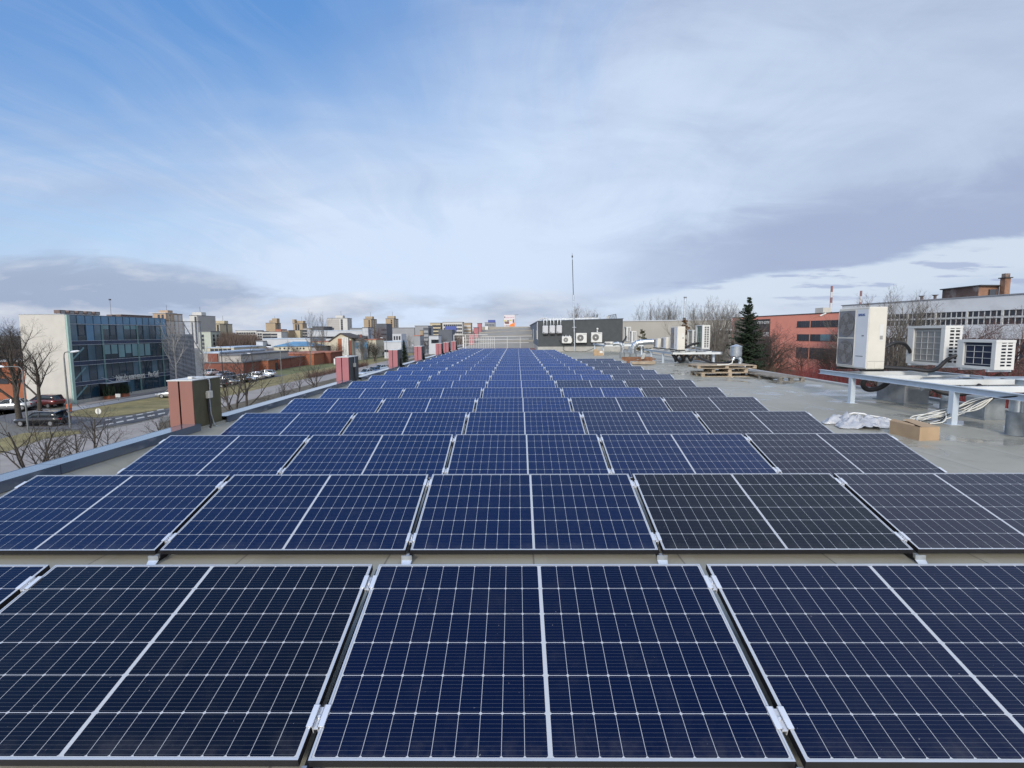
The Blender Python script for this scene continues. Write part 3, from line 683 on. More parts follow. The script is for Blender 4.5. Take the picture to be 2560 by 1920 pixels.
# far platform
platform('pale steel platform in front of the dark hut, farthest away', 6.0, 8.75, 36.0, 41.6, .70, [36.1, 37.5, 39.0, 40.4], [(6.0, 40.6), (6.0, 36.6), (8.7, 36.6), (8.7, 40.6)])
coil_ac(8.12, 39.0, 39.9, .90, 1.97, .34, 'taller grille air conditioner at the hut corner on far platform', 'fan_dark', 12, 3, 5)
coil_ac(8.16, 37.4, 38.2, .86, 1.65, .34, 'shorter grille air conditioner at the hut corner on far platform', 'coil_grey', 8, 3, 4)

# ------------------------------------------------------------------ hoses, ducts and bases
def hose(pts, r, m_, label, cat='hose', n=10, name=None, group=None):
    P = [Vector(p) for p in pts]; out = []
    for i in range(len(P)-1):                       # Catmull-Rom through the points
        p0, p1, p2, p3 = P[max(i-1,0)], P[i], P[i+1], P[min(i+2,len(P)-1)]
        for k in range(7):
            u = k/7; out.append(.5*((2*p1)+(p2-p0)*u+(2*p0-5*p1+4*p2-p3)*u*u+(3*p1-p0-3*p2+p3)*u*u*u))
    out.append(P[-1])
    return tag(MB().tube(out, r, n).build(name or cat.replace(' ', '_'), m_), label, cat, group)
hose([(7.78, 11.3, 1.18), (8.05, 11.3, 1.33), (8.35, 11.4, 1.32), (8.62, 11.6, 1.20), (8.76, 11.75, 1.12)], .036, 'pipe_foam', 'black insulated hose arching between the cream and grid air conditioners')
hose([(7.78, 11.25, .82), (8.2, 10.95, .80), (8.45, 10.78, .77), (8.55, 10.68, .84), (8.64, 10.62, .98), (8.70, 10.54, 1.07), (8.80, 10.51, 1.11)], .038, 'pipe_foam', 'black insulated hose lying on near platform, rising to the blue coil')
hose([(7.75, 11.6, .58), (7.72, 11.7, .40), (7.85, 11.7, .28), (8.05, 11.6, .34), (8.15, 11.4, .55)], .055, 'pipe_foam', 'black hose loop hanging below near platform by the left post')
hose([(8.0, 10.2, .57), (8.1, 10.1, .44), (8.35, 10.0, .38), (8.6, 9.9, .44), (8.75, 9.9, .56)], .05, 'pipe_foam', 'black hose sagging beneath the cross beams of near platform')
for k, (xa, ya, xb, yb, zl) in enumerate(((7.5, 25.6, 8.3, 26.6, .12), (7.7, 26.0, 8.5, 26.0, .10), (7.9, 25.7, 8.7, 26.4, .16), (8.2, 25.6, 9.0, 26.2, .14))):
    hose([(xa, ya, .6), (xa*.75+xb*.25, ya, (.6+zl)/2-.08), (xa*.5+xb*.5, (ya+yb)/2, zl), (xa*.25+xb*.75, yb, (.6+zl)/2-.05), (xb, yb, .58)], .055, 'pipe_foam', 'thick black hose sagging in a loop under the middle platform', group='hose loops under the middle platform')
hose([(8.6, 25.1, .42), (8.9, 24.6, .2), (9.2, 24.0, .12), (9.5, 23.2, .25), (9.55, 22.7, .42)], .05, 'pipe_foam', 'black hose running from middle platform to the drum-shaped vent')
hose([(7.98, 25.5, .80), (8.3, 25.6, .86), (8.6, 25.7, .98), (8.93, 25.8, 1.02)], .06, 'pipe_foam', 'black hose between the cream and green-coil air conditioners')
for k in range(3): hose([(7.25+.1*k, 37.2, .76), (7.5+.05*k, 37.4, .86+.03*k), (7.8, 37.8, 1.12+.02*k), (8.1, 38.9, 1.2+.03*k)], .045, 'pipe_foam', 'black hose climbing to the grille units by the dark hut', group='hoses climbing to the far grille units')
t = thing('pipe_bundle', 'bundle of cream insulated pipes lying on the far platform', 'pipe bundle', (6.6, 37.2, .7))
for k in range(4): MB().tube([(6.25, 37.0+.14*k, .79+.05*(k % 2)), (6.7, 36.9+.14*k, .80+.05*(k % 2)), (7.15, 36.7+.14*k, .77)], .055, 8).build('pipe', 'cream_paint', t)
MB().box(6.2, 6.5, 36.75, 37.5, .70, .84, b=.01).build('wrapping', 'plateg', t)
hose([at_y(1397, 850, HY-.2), (3.75, HY-.4, .6), (3.7, HY-.5, .2), (3.95, 42.2, .03), (4.6, 41.9, .02), (5.4, 41.8, .03), (6.1, 42.2, .25), (6.4, 42.5, .5)], .02, 'rubber', 'black cable drooping along the hut plinth onto the roof', 'cable')
def duct(pts, r, name_label, base=None, seams=True):
    t = thing('ventilation_duct', name_label, 'duct', (pts[0][0], pts[0][1], 0), 0, 'shiny ventilation ducts on the roof')
    MB().tube(pts, r, 18).build('duct_pipe', 'zinc_duct', t)
    for i in range(1, len(pts)-1):
        a, b_ = Vector(pts[i]), Vector(pts[i+1]); d = (b_-a).normalized()*.025
        MB().tube([a-d, a+d], r+.012, 18).build('clamp_ring', 'galvanised', t)
    if base: MB().tube([(pts[0][0], pts[0][1], 0), (pts[0][0], pts[0][1], base)], r+.05, 18).build('base_sleeve', 'membrane_wrap', t)
    return t
duct([(7.03, 31.8, 0), (7.03, 31.8, .62), (7.1, 31.75, .80), (7.25, 31.7, .92), (7.45, 31.65, .97), (8.15, 31.5, 1.0), (8.25, 31.48, 1.0)], .17, 'silver duct bending right from its base before the beige wall', .28)
duct([(6.33, 31.6, 0), (6.33, 31.6, .70), (6.25, 31.6, .84), (6.05, 31.6, .90), (5.75, 31.6, .86)], .11, 'thin silver duct elbow beside the far cardboard box', .36)
duct([(8.3, 10.75, .5), (8.9, 10.55, .53), (9.25, 10.42, .54), (9.9, 10.2, .56)], .14, 'silver duct lying below the beams of the nearest platform')
t = thing('roof_vent', 'galvanised drum vent with conical cap and elbow beside the pallets', 'vent', (9.5, 22.6, 0))
MB().box(9.24, 9.78, 22.3, 22.95, 0, .19).build('base', 'galvanised', t)
MB().tube([(9.62, 22.6, .18), (9.66, 22.6, .34), (9.58, 22.6, .46), (9.44, 22.6, .50), (9.34, 22.6, .44), (9.31, 22.6, .34)], .085, 14).build('elbow', 'zinc_duct', t)
MB().tube([(9.45, 22.62, .52), (9.45, 22.62, .95)], .245, 24).build('drum', 'zinc_duct', t)
MB().tube([(9.45, 22.62, .95), (9.45, 22.62, 1.045)], [.255, .01], 24).build('cap', 'galvanised', t)
def stub(x, y, r, h, m_, label, cap=None, capr=None):
    t = thing('vent_pipe', label, 'vent pipe', (x, y, 0), 0, 'short vent pipes under the near platform')
    MB().tube([(x, y, 0), (x, y, h)], r, 20).build('sleeve', m_, t); MB().disc((x, y, .004), r+.05, 24).build('flange', 'membrane_wrap', t)
    if cap: MB().tube([(x, y, h-.01), (x, y, h+cap)], capr or r*.85, 20).build('pipe', 'zinc_duct', t)
stub(7.56, 7.92, .115, .36, 'membrane_wrap', 'grey wrapped vent pipe with silver collar, by the right edge', .26, .095)
stub(7.62, 7.38, .13, .33, 'membrane_wrap', 'grey wrapped vent pipe cut off by the right picture edge', .22, .11)
stub(8.62, 10.45, .13, .20, 'membrane_wrap', 'low wrapped vent pipe behind the front post of near platform', .28, .12)
def kerbbox(x0, x1, y0, y1, h, label, m_='concrete'):
    t = thing('roof_block', label, 'roof block', ((x0+x1)/2, (y0+y1)/2, 0)); s = MB().box(x0, x1, y0, y1, 0, h, b=.02); s.build('block', m_, t)
    MB().box(x0-.05, x1+.05, y0-.05, y1+.05, 0, .02).build('skirt', 'membrane_wrap', t)
kerbbox(8.38, 8.92, 11.3, 12.2, .50, 'grey block base under the near platform, behind the left post')
kerbbox(8.30, 8.66, 9.25, 9.7, .40, 'dark grey box base under near platform behind white cables', 'membrane_wrap')
kerbbox(8.75, 9.1, 8.6, 9.0, .24, 'low pale box base at the right, between vent pipes', 'plinth')
kerbbox(8.2, 8.6, 26.2, 26.6, .28, 'grey pipe base below the hose loops of middle platform', 'membrane_wrap')
# white cables running up to the near platform
t = thing('cable_bundle', 'bundle of loose white and black cables hanging off the near platform', 'cable bundle', (6.9, 8.9, 0))
rc = random.Random(5)
for k in range(11):
    o_ = [rc.uniform(-.05, .05) for _ in range(10)]; dark = k in (2, 7)
    pts = [(6.05+.5*rc.random(), 8.75+o_[0]*6, .02), (6.5+o_[1]*2, 8.80+o_[2]*5, .025+.02*rc.random()), (6.95+o_[3]*2, 8.85+o_[4]*6, .04+abs(o_[5])*1.5), (7.5+o_[6], 8.95+o_[7]*3, .15+abs(o_[5])*2.4), (7.9, 9.0+o_[8]*2, .30+o_[5]*2.2), (8.2+o_[9], 8.95, .48+o_[9]*.5), (8.4+o_[9], 8.9, .57)]
    P = [Vector(p) for p in pts]; out = []
    for i in range(len(P)-1):
        p0, p1, p2, p3 = P[max(i-1,0)], P[i], P[i+1], P[min(i+2,len(P)-1)]
        for j in range(5):
            u = j/5; out.append(.5*((2*p1)+(p2-p0)*u+(2*p0-5*p1+4*p2-p3)*u*u+(3*p1-p0-3*p2+p3)*u*u*u))
    out.append(P[-1]); MB().tube(out, .009 if dark else .010, 6).build('cable', 'rubber' if dark else 'cable_white', t)
hose([(7.43, 7.05, .68), (7.36, 7.0, .60), (7.36, 7.0, .45), (7.45, 7.05, .40)], .016, 'cable_white', 'short white cable looped over the near beam at right', 'cable')
hose([(7.6, 7.6, .675), (7.45, 7.5, .685), (7.36, 7.75, .62), (7.36, 8.1, .55)], .012, 'rubber', 'thin black cable hooked over the near beam at right', 'cable')

# ------------------------------------------------------------------ pallets, boxes, sheeting
def pallet(cx, cy, z, L, W, rz, m_, label, H=.144):
    t = thing('pallet', label, 'pallet', (cx, cy, z), rz, 'wooden pallets on the roof')
    s = MB(); nb = 7
    for k in range(nb):
        y = -W/2+W*(k+.5)/nb; w_ = W/nb*.80; s.box(-L/2, L/2, y-w_/2, y+w_/2, H-.022, H)
    s.build('deck', m_, t, local=True)
    s = MB()
    for x in (-L/2+.05, 0, L/2-.05): s.box(x-.05, x+.05, -W/2, W/2, H-.044, H-.0225)
    s.build('stringer', m_, t, local=True)
    for x in (-L/2+.06, 0, L/2-.06):
        for y in (-W/2+.06, 0, W/2-.06): MB().box(x-.06, x+.06, y-.05, y+.05, .022, H-.0445).build('block', m_, t, local=True)
    s = MB()
    for y in (-W/2+.05, 0, W/2-.05): s.box(-L/2, L/2, y-.05, y+.05, 0, .0215)
    s.build('skid', m_, t, local=True)
    return t
pallet(7.45, 18.9, 0, 2.05, 1.1, R(2), 'pine_wood', 'pale pine pallet lying on the roof, bottom of the stack')
pallet(7.5, 18.9, .145, 1.25, 1.0, R(-3), 'pine_wood', 'short pine pallet in the middle of the stack')
pallet(7.35, 18.9, .29, 2.1, 1.1, R(0), 'pine_wood', 'long pale pine pallet on top of the stack', .115)
pallet(8.58, 17.7, 0, .85, 2.45, R(4), 'grey_wood', 'weathered grey pallet lying alone by the right roof edge')
tag(MB().tube([(7.0, 18.4, .42), (7.35, 18.3, .43), (7.5, 18.3, .49), (7.52, 18.32, .62)], .02, 6).build('plastic_strip', 'cable_white'), 'white bent plastic strip lying on the top pine pallet', 'plastic strip')
t = thing('broken_pallets', 'heap of broken reddish-brown and pale pallets beside the middle platform', 'broken pallets', (5.95, 25.5, 0))
for k, (x, y, z, L, rz_, rx_, m_) in enumerate(((5.75, 25.2, .05, 1.2, .1, .0, 'pine_wood'), (6.0, 25.0, .10, 1.1, -.15, .1, 'pine_wood'), (5.9, 25.6, .20, 1.4, .05, .0, 'brown_wood'), (5.9, 25.9, .30, 1.5, -.08, .1, 'brown_wood'), (6.4, 25.8, .24, .9, .3, .0, 'brown_wood'), (5.5, 25.8, .26, .7, -.4, .0, 'brown_wood'), (6.2, 25.3, .14, 1.0, .2, .0, 'pine_wood'))):
    MB().obox((x, y, z), L, .10, .10 if k % 2 else .06, rz_, 0, rx_).build('board', m_, t)
for x in (5.4, 5.95, 6.5): MB().box(x-.07, x+.07, 25.5, 25.65, 0, .17).build('block', 'brown_wood', t)
MB().obox((6.05, 25.2, .42), .14, .04, .30, .3, 0, .5).build('white_sheet', 'white_paint', t)
t = thing('cardboard_box', 'open brown cardboard box at the end of the third panel row', 'cardboard box', (5.92, 7.8, 0), R(4))
b_w, b_d, b_h, th = .31, .56, .20, .006
s = MB(); x0, x1, y0, y1 = -b_w/2, b_w/2, -b_d/2, b_d/2
s.box(x0, x1, y0, y0+th, 0, b_h); s.box(x0, x1, y1-th, y1, 0, b_h); s.box(x0, x0+th, y0+th, y1-th, 0, b_h); s.box(x1-th, x1, y0+th, y1-th, 0, b_h); s.box(x0+th, x1-th, y0+th, y1-th, 0, th)
s.build('body', 'cardboard', t, local=True)
MB().add([(x0+.03, y0, b_h+.002), (x1, y0, b_h+.002), (x1, y1-.05, b_h+.035), (x0+.10, y1-.12, b_h+.045)], [(0,1,2,3)]).build('flap', 'cardboard', t, local=True)
MB().add([(x0, y0+.1, b_h+.001), (x0, y1, b_h+.001), (x0+.05, y1, b_h+.035), (x0+.04, y0+.14, b_h+.012)], [(0,1,2,3)]).build('flap', 'cardboard', t, local=True)
t = thing('cardboard_box', 'small ragged cardboard box with white label near the far platform', 'cardboard box', (5.5, 35.6, 0), R(-6))
s = MB().box(-.33, .33, -.22, .22, 0, .32); s.build('body', 'cardboard', t, local=True)
MB().add([(-.33,-.22,.321), (-.1,-.22,.321), (-.12,-.2,.47), (-.3,-.2,.42)], [(0,1,2,3)]).build('flap', 'cardboard', t, local=True)
MB().box(.08, .28, -.226, -.221, .17, .31).build('label_sheet', 'white_paint', t, local=True)
# crumpled plastic sheeting
from mathutils import noise as mn
def sheet_heap():
    s = MB(); nx, ny = 46, 34; V = []
    for j in range(ny+1):
        for i in range(nx+1):
            u, v = i/nx*2-1, j/ny*2-1
            rr = math.sqrt(u*u+v*v); an = math.atan2(v, u); lim = 1+.18*math.sin(3*an+1)+.12*math.sin(7*an)+.06*math.sin(13*an)
            k = min(1, lim/max(rr, 1e-3)) if rr > lim else 1; u, v = u*k, v*k
            e = max(0, 1-(rr/lim)**2) if rr < lim else 0
            f = abs(mn.noise(Vector((u*3.1, v*3.1, 1.3))))*.8+abs(mn.noise(Vector((u*7, v*7, 4.1))))*.45+abs(mn.noise(Vector((u*15, v*15, 2.1))))*.16
            z = .012+e**.6*(.03+.22*f+.06*math.exp(-((u+.1)**2+(v+.1)**2)*4))
            V.append((u*.55+mn.noise(Vector((u*5, v*5, 9)))*.05, v*.42+mn.noise(Vector((u*5, v*5, 3)))*.05, z))
    for j in range(ny):
        for i in range(nx): a = j*(nx+1)+i; s.add([], [])
    s.add(V, [(j*(nx+1)+i, j*(nx+1)+i+1, (j+1)*(nx+1)+i+1, (j+1)*(nx+1)+i) for j in range(ny) for i in range(nx)], 0, True)
    return s
M = mat('plastic_sheet', (.74, .76, .80), .22, var=.06, scale=6); _, b = pb(M); b.inputs['Transmission Weight'].default_value = .45; b.inputs['IOR'].default_value = 1.3
t = thing('plastic_sheeting', 'crumpled heap of translucent white plastic sheeting on the wet roof', 'plastic sheeting', (5.72, 8.75, 0), R(-8))
sheet_heap().build('sheet', M, t, local=True)
MB().tube([(-.15,.15,.15), (.0,.2,.185), (.14,.14,.18), (.2,.1,.14)], .018, 6).build('strap', 'white_paint', t, local=True)
MB().tube([(.2,.1,.16), (.45,.12,.12), (.72,.05,.03)], .015, 6).build('strap', 'white_paint', t, local=True)

# ------------------------------------------------------------------ mast, hut roof clutter, railing, raised roof
mb_, mt_ = at_y(1437, 868, HY-.3), at_y(1430.5, 633, HY-.3)
t = thing('lightning_mast', 'tall thin lightning mast standing before the dark hut', 'mast', (mb_.x, HY-.3, 0))
def mp(u, r0=0): return mb_.lerp(mt_, u)
MB().tube([(mb_.x, HY-.3, 0), mp(.52)], .045, 10).build('lower_pole', 'galvanised', t)
MB().tube([mp(.50), mp(.56)], .07, 10).build('collar', 'galvanised', t)
MB().tube([mp(.56), mp(.93)], .028, 8).build('upper_pole', 'fan_dark', t)
MB().tube([mp(.93), mp(1.0)], .012, 6).build('tip_rod', 'fan_dark', t)
MB().tube([mp(.955), mp(.975)], .055, 10).build('tip_ball', 'fan_dark', t)
q = mp(.215); MB().tube([q+Vector((-.16,.0,0)), q+Vector((.16,.0,0))], .02, 6).build('wall_bracket', 'galvanised', t)
q = mp(.05); MB().tube([q+Vector((-.10,.0,0)), q+Vector((.05,.25,0))], .02, 6).build('wall_bracket', 'galvanised', t)
def on_hut(px, py, yy): return at_y(px, py, yy)
p = on_hut(1490, 793, 47)
t = thing('roof_vent', 'round metal cowl vent on top of the dark hut', 'vent', (p.x, 47, 2.6))
MB().tube([(p.x, 47, 2.6), (p.x, 47, p.z)], .10, 12).build('pipe', 'galvanised', t); MB().tube([(p.x, 47, p.z-.02), (p.x, 47, p.z+.25)], [.17, .19], 14).build('cowl', 'zinc_duct', t)
p = on_hut(1517, 796, 47)
t = thing('satellite_dish', 'small white satellite dish on top of the dark hut', 'satellite dish', (p.x, 47, 2.7))
MB().tube([(p.x-.1, 47, 2.65), (p.x-.1, 47, p.z)], .03, 8).build('post', 'galvanised', t)
MB().tube([(p.x, 46.9, p.z+.02), (p.x+.05, 46.84, p.z+.02), (p.x+.07, 46.82, p.z+.02)], [.02, .17, .23], 18).build('dish', 'white_paint', t)
p = on_hut(1510, 789, 47); tag(MB().tube([(p.x, 47, 2.65), (p.x, 47, p.z), (p.x+.1, 47, p.z+.05), (p.x+.15, 47, p.z-.08)], .02, 6).build('vent_hook', 'galvanised'), 'thin hooked pipe on the hut roof beside the dish', 'pipe')
a, b_ = on_hut(1521, 789, 48), on_hut(1540, 785.5, 48)
t = thing('antenna_lattice', 'dark lattice frame at the right end of the hut roof', 'antenna frame', (a.x, 48, 2.7))
s = MB().tube([a, b_], .022, 6); k5 = 5
for k in range(k5):
    q = a.lerp(b_, (k+.5)/k5); r_ = a.lerp(b_, k/k5); s.tube([Vector((r_.x, 48, 2.7)), q], .016, 5); s.tube([q, Vector((a.lerp(b_, (k+1)/k5).x, 48, 2.7))], .016, 5)
s.tube([b_, (b_.x+.1, 48, 2.7)], .02, 6); s.build('lattice', 'fan_dark', t)
p = on_hut(1477, 795, 49); tag(MB().box(p.x-.55, p.x+.4, 48.6, 49.4, 2.65, p.z).box(p.x-.7, p.x+.5, 48.5, 49.5, p.z, p.z+.05).build('roof_hatch', 'plinth'), 'low pale roof hatch on the dark hut behind the cowl', 'roof hatch')
# raised roof beyond
M_beige = mat('beige_membrane', (.28, .26, .225), .75, var=.07, scale=1.2, dirt=((.21, .19, .16), .45))
s = MB(); s.add([(-5.2,52,0),(1.72,52,0),(1.78,71,2.30),(-5.2,71,1.95),(1.78,90,2.45),(-5.2,90,2.0),(-5.2,52,-7.9),(1.72,52,-7.9),(-5.2,90,-7.9),(1.78,90,-7.9)], [(0,1,2,3),(3,2,4,5),(7,6,8,9),(6,7,1,0),(6,0,3,5,8)])
s.box(-5.2, 1.78, 70.8, 71.1, 1.9, 2.36)
for yy in (57, 62, 66.5): s.hexa([(-5.2,yy,(yy-52)/19*1.95),(1.74,yy,(yy-52)/19*2.3),(1.74,yy+.5,(yy-51.5)/19*2.3),(-5.2,yy+.5,(yy-51.5)/19*1.95),(-5.2,yy,(yy-52)/19*1.95+.12),(1.74,yy,(yy-52)/19*2.3+.12),(1.74,yy+.5,(yy-51.5)/19*2.3+.12),(-5.2,yy+.5,(yy-51.5)/19*1.95+.12)])
tag(s.build('raised_roof', M_beige), kind='structure', label='beige roof slope rising beyond the panels')
m_ = MB().box(-4.9, 1.66, 47.0, 52.0, .0, .025); tag(MB().box(-5.2, 9.62, 47.0, 52, -7.9, 0).build('roof_strip', 'roof'), kind='structure')
tag(m_.build('red_membrane', mat('red_membrane', (.22, .11, .10), .8, var=.2, scale=2)), 'reddish membrane strip across the roof behind the last panels', 'membrane strip')
tag(MB().box(-3.9, -2.2, 46.4, 47.6, .028, .06).build('roof_patch', 'white_paint'), 'white sheet lying flat on the reddish strip', 'sheet')
t = thing('railing', 'white metal railing with pickets across the roof end', 'railing', (-1.7, 48, 0))
for k, px in enumerate((842.5, 850, 858.5)):
    z_ = at_y(1200, px, 48).z; MB().tube([(-5.1, 48, z_), (1.0 if k else 1.3, 48, z_+.06)], .022, 6).build('rail', 'white_paint', t)
MB().box(-5.12, -5.0, 47.95, 48.05, 0, 1.22).build('end_post', 'white_paint', t)
for k in range(16): MB().box(-4.8+k*.16, -4.775+k*.16, 47.99, 48.01, .1, 1.15).build('picket', 'white_paint', t)
for k in range(3): MB().box(-2.2+k*1.2, -2.17+k*1.2, 47.98, 48.02, 0, 1.18).build('post', 'white_paint', t)
t = thing('metal_gate', 'white open frame standing outside the far left roof corner', 'railing', (-6, 50, 0))
for k in (0, 1): MB().box(-6.2+k*1.1, -6.15+k*1.1, 50, 50.05, -1.2, 1.35).build('post', 'white_paint', t)
MB().box(-6.2, -2.9, 50, 50.05, 1.35, 1.40).build('rail', 'white_paint', t)
for k, (yy, zz) in enumerate(((55, 1.45), (61, 2.15), (67, 2.75))):
    t = thing('facade_pylon', ['red facade pylon on the raised roof, lowest of the stepped three', 'red facade pylon on the raised roof, middle of the stepped three', 'red facade pylon on the raised roof, highest of the stepped three'][k], 'pylon', (-5.2, yy, 0), 0, 'red pylons along the facade')
    zb_ = (yy-52)/19*1.95-.1; MB().box(-5.17, -4.66, yy, yy+1.2, zb_, zz).build('front_panel', 'pylon_red', t); MB().box(-5.22, -4.61, yy-.05, yy+1.25, zz, zz+.05).build('top_flashing', 'fan_dark', t)
p = at_y(1217, 822, 70.6); tag(MB().box(p.x-.22, p.x+.2, 70.4, 70.75, p.z-.15, p.z+.35, b=.03).build('floodlight', 'white_paint'), 'white floodlight box on the top edge of the raised roof', 'floodlight')
# ------------------------------------------------------------------ ground, street and verges on the left
mk('ground_mix', (.17, .165, .15), .95, var=.25, scale=.03, dirt=((.12, .11, .075), .8), detail=8)
mk('asphalt', (.115, .115, .122), .85, var=.12, scale=.5, dirt=((.16, .16, .16), .5), detail=8)
mk('asphalt_dark', (.065, .067, .076), .8, var=.12, scale=.4)
mk('street_pale', (.30, .305, .32), .8, var=.10, scale=.2, dirt=((.20, .20, .21), .7), detail=8)
mk('pavement', (.29, .265, .25), .9, var=.10, scale=.6, dirt=((.22, .20, .18), .5))
mk('soil', (.105, .088, .062), .95, var=.3, scale=.8)
mk('grass_winter', (.22, .185, .082), .95, var=.22, scale=.5, dirt=((.14, .13, .055), .7), detail=8)
mk('grass_green', (.125, .135, .055), .95, var=.22, scale=.3, dirt=((.16, .145, .06), .6))
mk('line_white', (.42, .42, .41), .7, var=.1, scale=3)
tag(MB().add([(-4000,-800,GZ-.02),(4000,-800,GZ-.02),(4000,5000,GZ-.02),(-4000,5000,GZ-.02)], [(0,1,2,3)]).build('ground', 'ground_mix'), kind='structure', label='urban ground')
def sheet(name, poly, m_, lvl, label=None):
    pts = [(p[0], p[1], GZ+.004*lvl) for p in poly]
    a = sum(pts[i][0]*pts[(i+1) % len(pts)][1]-pts[(i+1) % len(pts)][0]*pts[i][1] for i in range(len(pts)))
    if a < 0: pts = pts[::-1]
    o = MB().add(pts, [tuple(range(len(pts)))]).build(name, m_); tag(o, label, kind='structure'); return o
def rect(x0, x1, y0, y1): return [(x0,y0),(x1,y0),(x1,y1),(x0,y1)]
def gp(*pp): return [at_z(x, y, GZ) for x, y in pp]
sheet('street', rect(-34.5, -8, -30, 420), 'street_pale', 1, 'pale street below the parapet')
for x in (-14.2, -26.0): sheet('lane_line', rect(x-.08, x+.08, 10, 400), 'line_white', 2)
sheet('verge', rect(-38.2, -34.5, -30, 420), 'soil', 2)
def kerb_line(x, a, b_, label): tag(MB().box(x-.09, x+.09, a, b_, GZ-.05, GZ+.13).build('kerb', 'plinth'), label, 'kerb')
kerb_line(-34.5, -10, 300, 'grey kerb between the pale street and the soil verge')
sheet('pavement', rect(-44.0, -38.2, 58, 420), 'pavement', 2)
sheet('pavement', gp((0,1195),(0,1135),(110,1098),(200,1085),(330,1062),(400,1046),(390,1100),(200,1150)), 'pavement', 3)
sheet('grass', rect(-52.3, -44.0, 76, 240), 'grass_winter', 3)
sheet('grass', rect(-62.0, -52.3, 117, 240), 'grass_green', 3)
sheet('side_street', gp((-200,1062),(0,1052),(75,1072),(215,1074),(300,1062),(380,1046),(420,1036),(426,1022),(330,1038),(250,1046),(165,1041),(120,1022),(-100,1030)), 'asphalt', 4)
sheet('asphalt_patch', gp((235,1066),(330,1058),(418,1038),(424,1024),(330,1041),(255,1048)), 'asphalt_dark', 5)
sheet('car_park', rect(-62, -52.3, 70, 117), 'asphalt', 4)
sheet('car_park', rect(-90, -60.5, 40, 68.7), 'asphalt', 4)
sheet('path', gp((165,1022),(420,975),(424,966),(180,1012)), 'pavement', 6)
sheet('path', gp((162,1030),(190,1026),(420,985),(418,979),(180,1019)), 'street_pale', 5)
sheet('grass', gp((165,1040),(190,1027),(300,1008),(420,988),(428,1019),(330,1036),(250,1044)), 'grass_winter', 6)
sheet('grass', gp((0,1135),(0,1098),(60,1083),(200,1077),(205,1084),(110,1098)), 'grass_winter', 6)
for k in range(7):            # dashed crossing markings
    a = gp((238+26*k, 1066-5.2*k), (256+26*k, 1062.4-5.2*k), (258+26*k, 1065-5.2*k), (240+26*k, 1068.6-5.2*k)); sheet('marking', a, 'line_white', 7)
    if k < 6: a = gp((262+26*k, 1050-3.2*k-.35*k*k), (279+26*k, 1047-3.2*k-.35*k*k), (280+26*k, 1049-3.2*k-.35*k*k), (263+26*k, 1052-3.2*k-.35*k*k)); sheet('marking', a, 'line_white', 7)

# ------------------------------------------------------------------ trees
mk('bark', (.055, .046, .038), .9, var=.3, scale=6)
mk('bark_grey', (.16, .145, .125), .9, var=.3, scale=6)
mk('bark_birch', (.36, .35, .33), .8, var=.12, scale=4, dirt=((.10, .09, .08), .8))
mk('bark_red', (.11, .062, .052), .9, var=.3, scale=6)
mk('twig_brown', (.12, .085, .068), .9, var=.3, scale=2)
mk('needle', (.018, .034, .016), .8, var=.5, scale=3)
mk('needle_olive', (.075, .075, .035), .85, var=.4, scale=3)
mk('needle_brown', (.13, .075, .035), .85, var=.4, scale=3)
def bare_tree(seed, H, spread, r0, n1, lv, up=.5, trunk_frac=.35, stems=1, fine=1.0):
    """bare broad-leaved tree: trunk mesh and crown mesh, recursive tapering limbs"""
    rd = random.Random(seed); T, C_ = MB(), MB()
    def limb(p, d, L, r, level, mesh):
        k = 4 if level < 2 else 3; pts = [p.copy()]; rs = [r]; q = p.copy(); dd = d.copy()
        for i in range(k):
            wob = .10+.07*level
            dd = (dd+Vector((rd.uniform(-wob, wob), rd.uniform(-wob, wob), rd.uniform(-wob*.6, wob*.6)+.07*up*(level > 0)))).normalized()
            q = q+dd*(L/k); pts.append(q.copy()); rs.append(max(r*(1-.72*(i+1)/k), .004))
        mesh.tube(pts, rs, 7 if level == 0 else (5 if level == 1 else (4 if level == 2 else 3)), 0, False)
        if level >= lv: return
        nb = n1 if level == 0 else max(3, int((n1*.75-level*1.1)*fine))
        for b_ in range(nb):
            u = (trunk_frac if level == 0 else .22)+(1-(trunk_frac if level == 0 else .22))*((b_+rd.random()*.8)/nb)
            u = min(u, .99); i = min(int(u*k), k-1); f_ = u*k-i; bp = pts[i].lerp(pts[i+1], f_); br = (rs[i]*(1-f_)+rs[i+1]*f_)
            ax = (pts[i+1]-pts[i]).normalized(); a_ = ax.orthogonal().normalized(); a_.rotate(Matrix.Rotation(b_*2.4+rd.uniform(-.5, .5), 3, ax))
            sp_ = spread*rd.uniform(.75, 1.25); nd = (ax*math.cos(sp_)+a_*math.sin(sp_)).normalized()
            nd = (nd+Vector((0,0,.25*up))).normalized()
            limb(bp, nd, L*(.62 if level == 0 else .55)*(1.12-.5*u)*rd.uniform(.8, 1.2), max(br*.62, .005), level+1, C_)
    for s_i in range(stems):
        d = Vector((rd.uniform(-.05, .05), rd.uniform(-.05, .05), 1)) if stems == 1 else Vector((math.cos(s_i*2.3+seed)*.22, math.sin(s_i*2.3+seed)*.22, 1))
        limb(Vector((0,0,0)), d.normalized(), H*rd.uniform(.72, .8), r0, 0, T)
    return T, C_
TREE = {}
def treekind(key, bark, *a, **kw):
    T, C_ = bare_tree(*a, **kw); TREE[key] = (T.data('trunk_'+key, bark), C_.data('crown_'+key, bark if not kw else bark))
def tree(key, name, label, x, y, h=1.0, rz=0.0, z=GZ, group=None, cat='tree'):
    t = thing(name, label, cat, (x, y, z), rz, group); t.scale = (h, h, h)
    inst(TREE[key][0], 'trunk', (0,0,0), t); inst(TREE[key][1], 'crown', (0,0,0), t)
    return t
treekind('young', 'bark', 11, 5.0, .85, .10, 9, 4, up=.6, trunk_frac=.30, fine=.75)
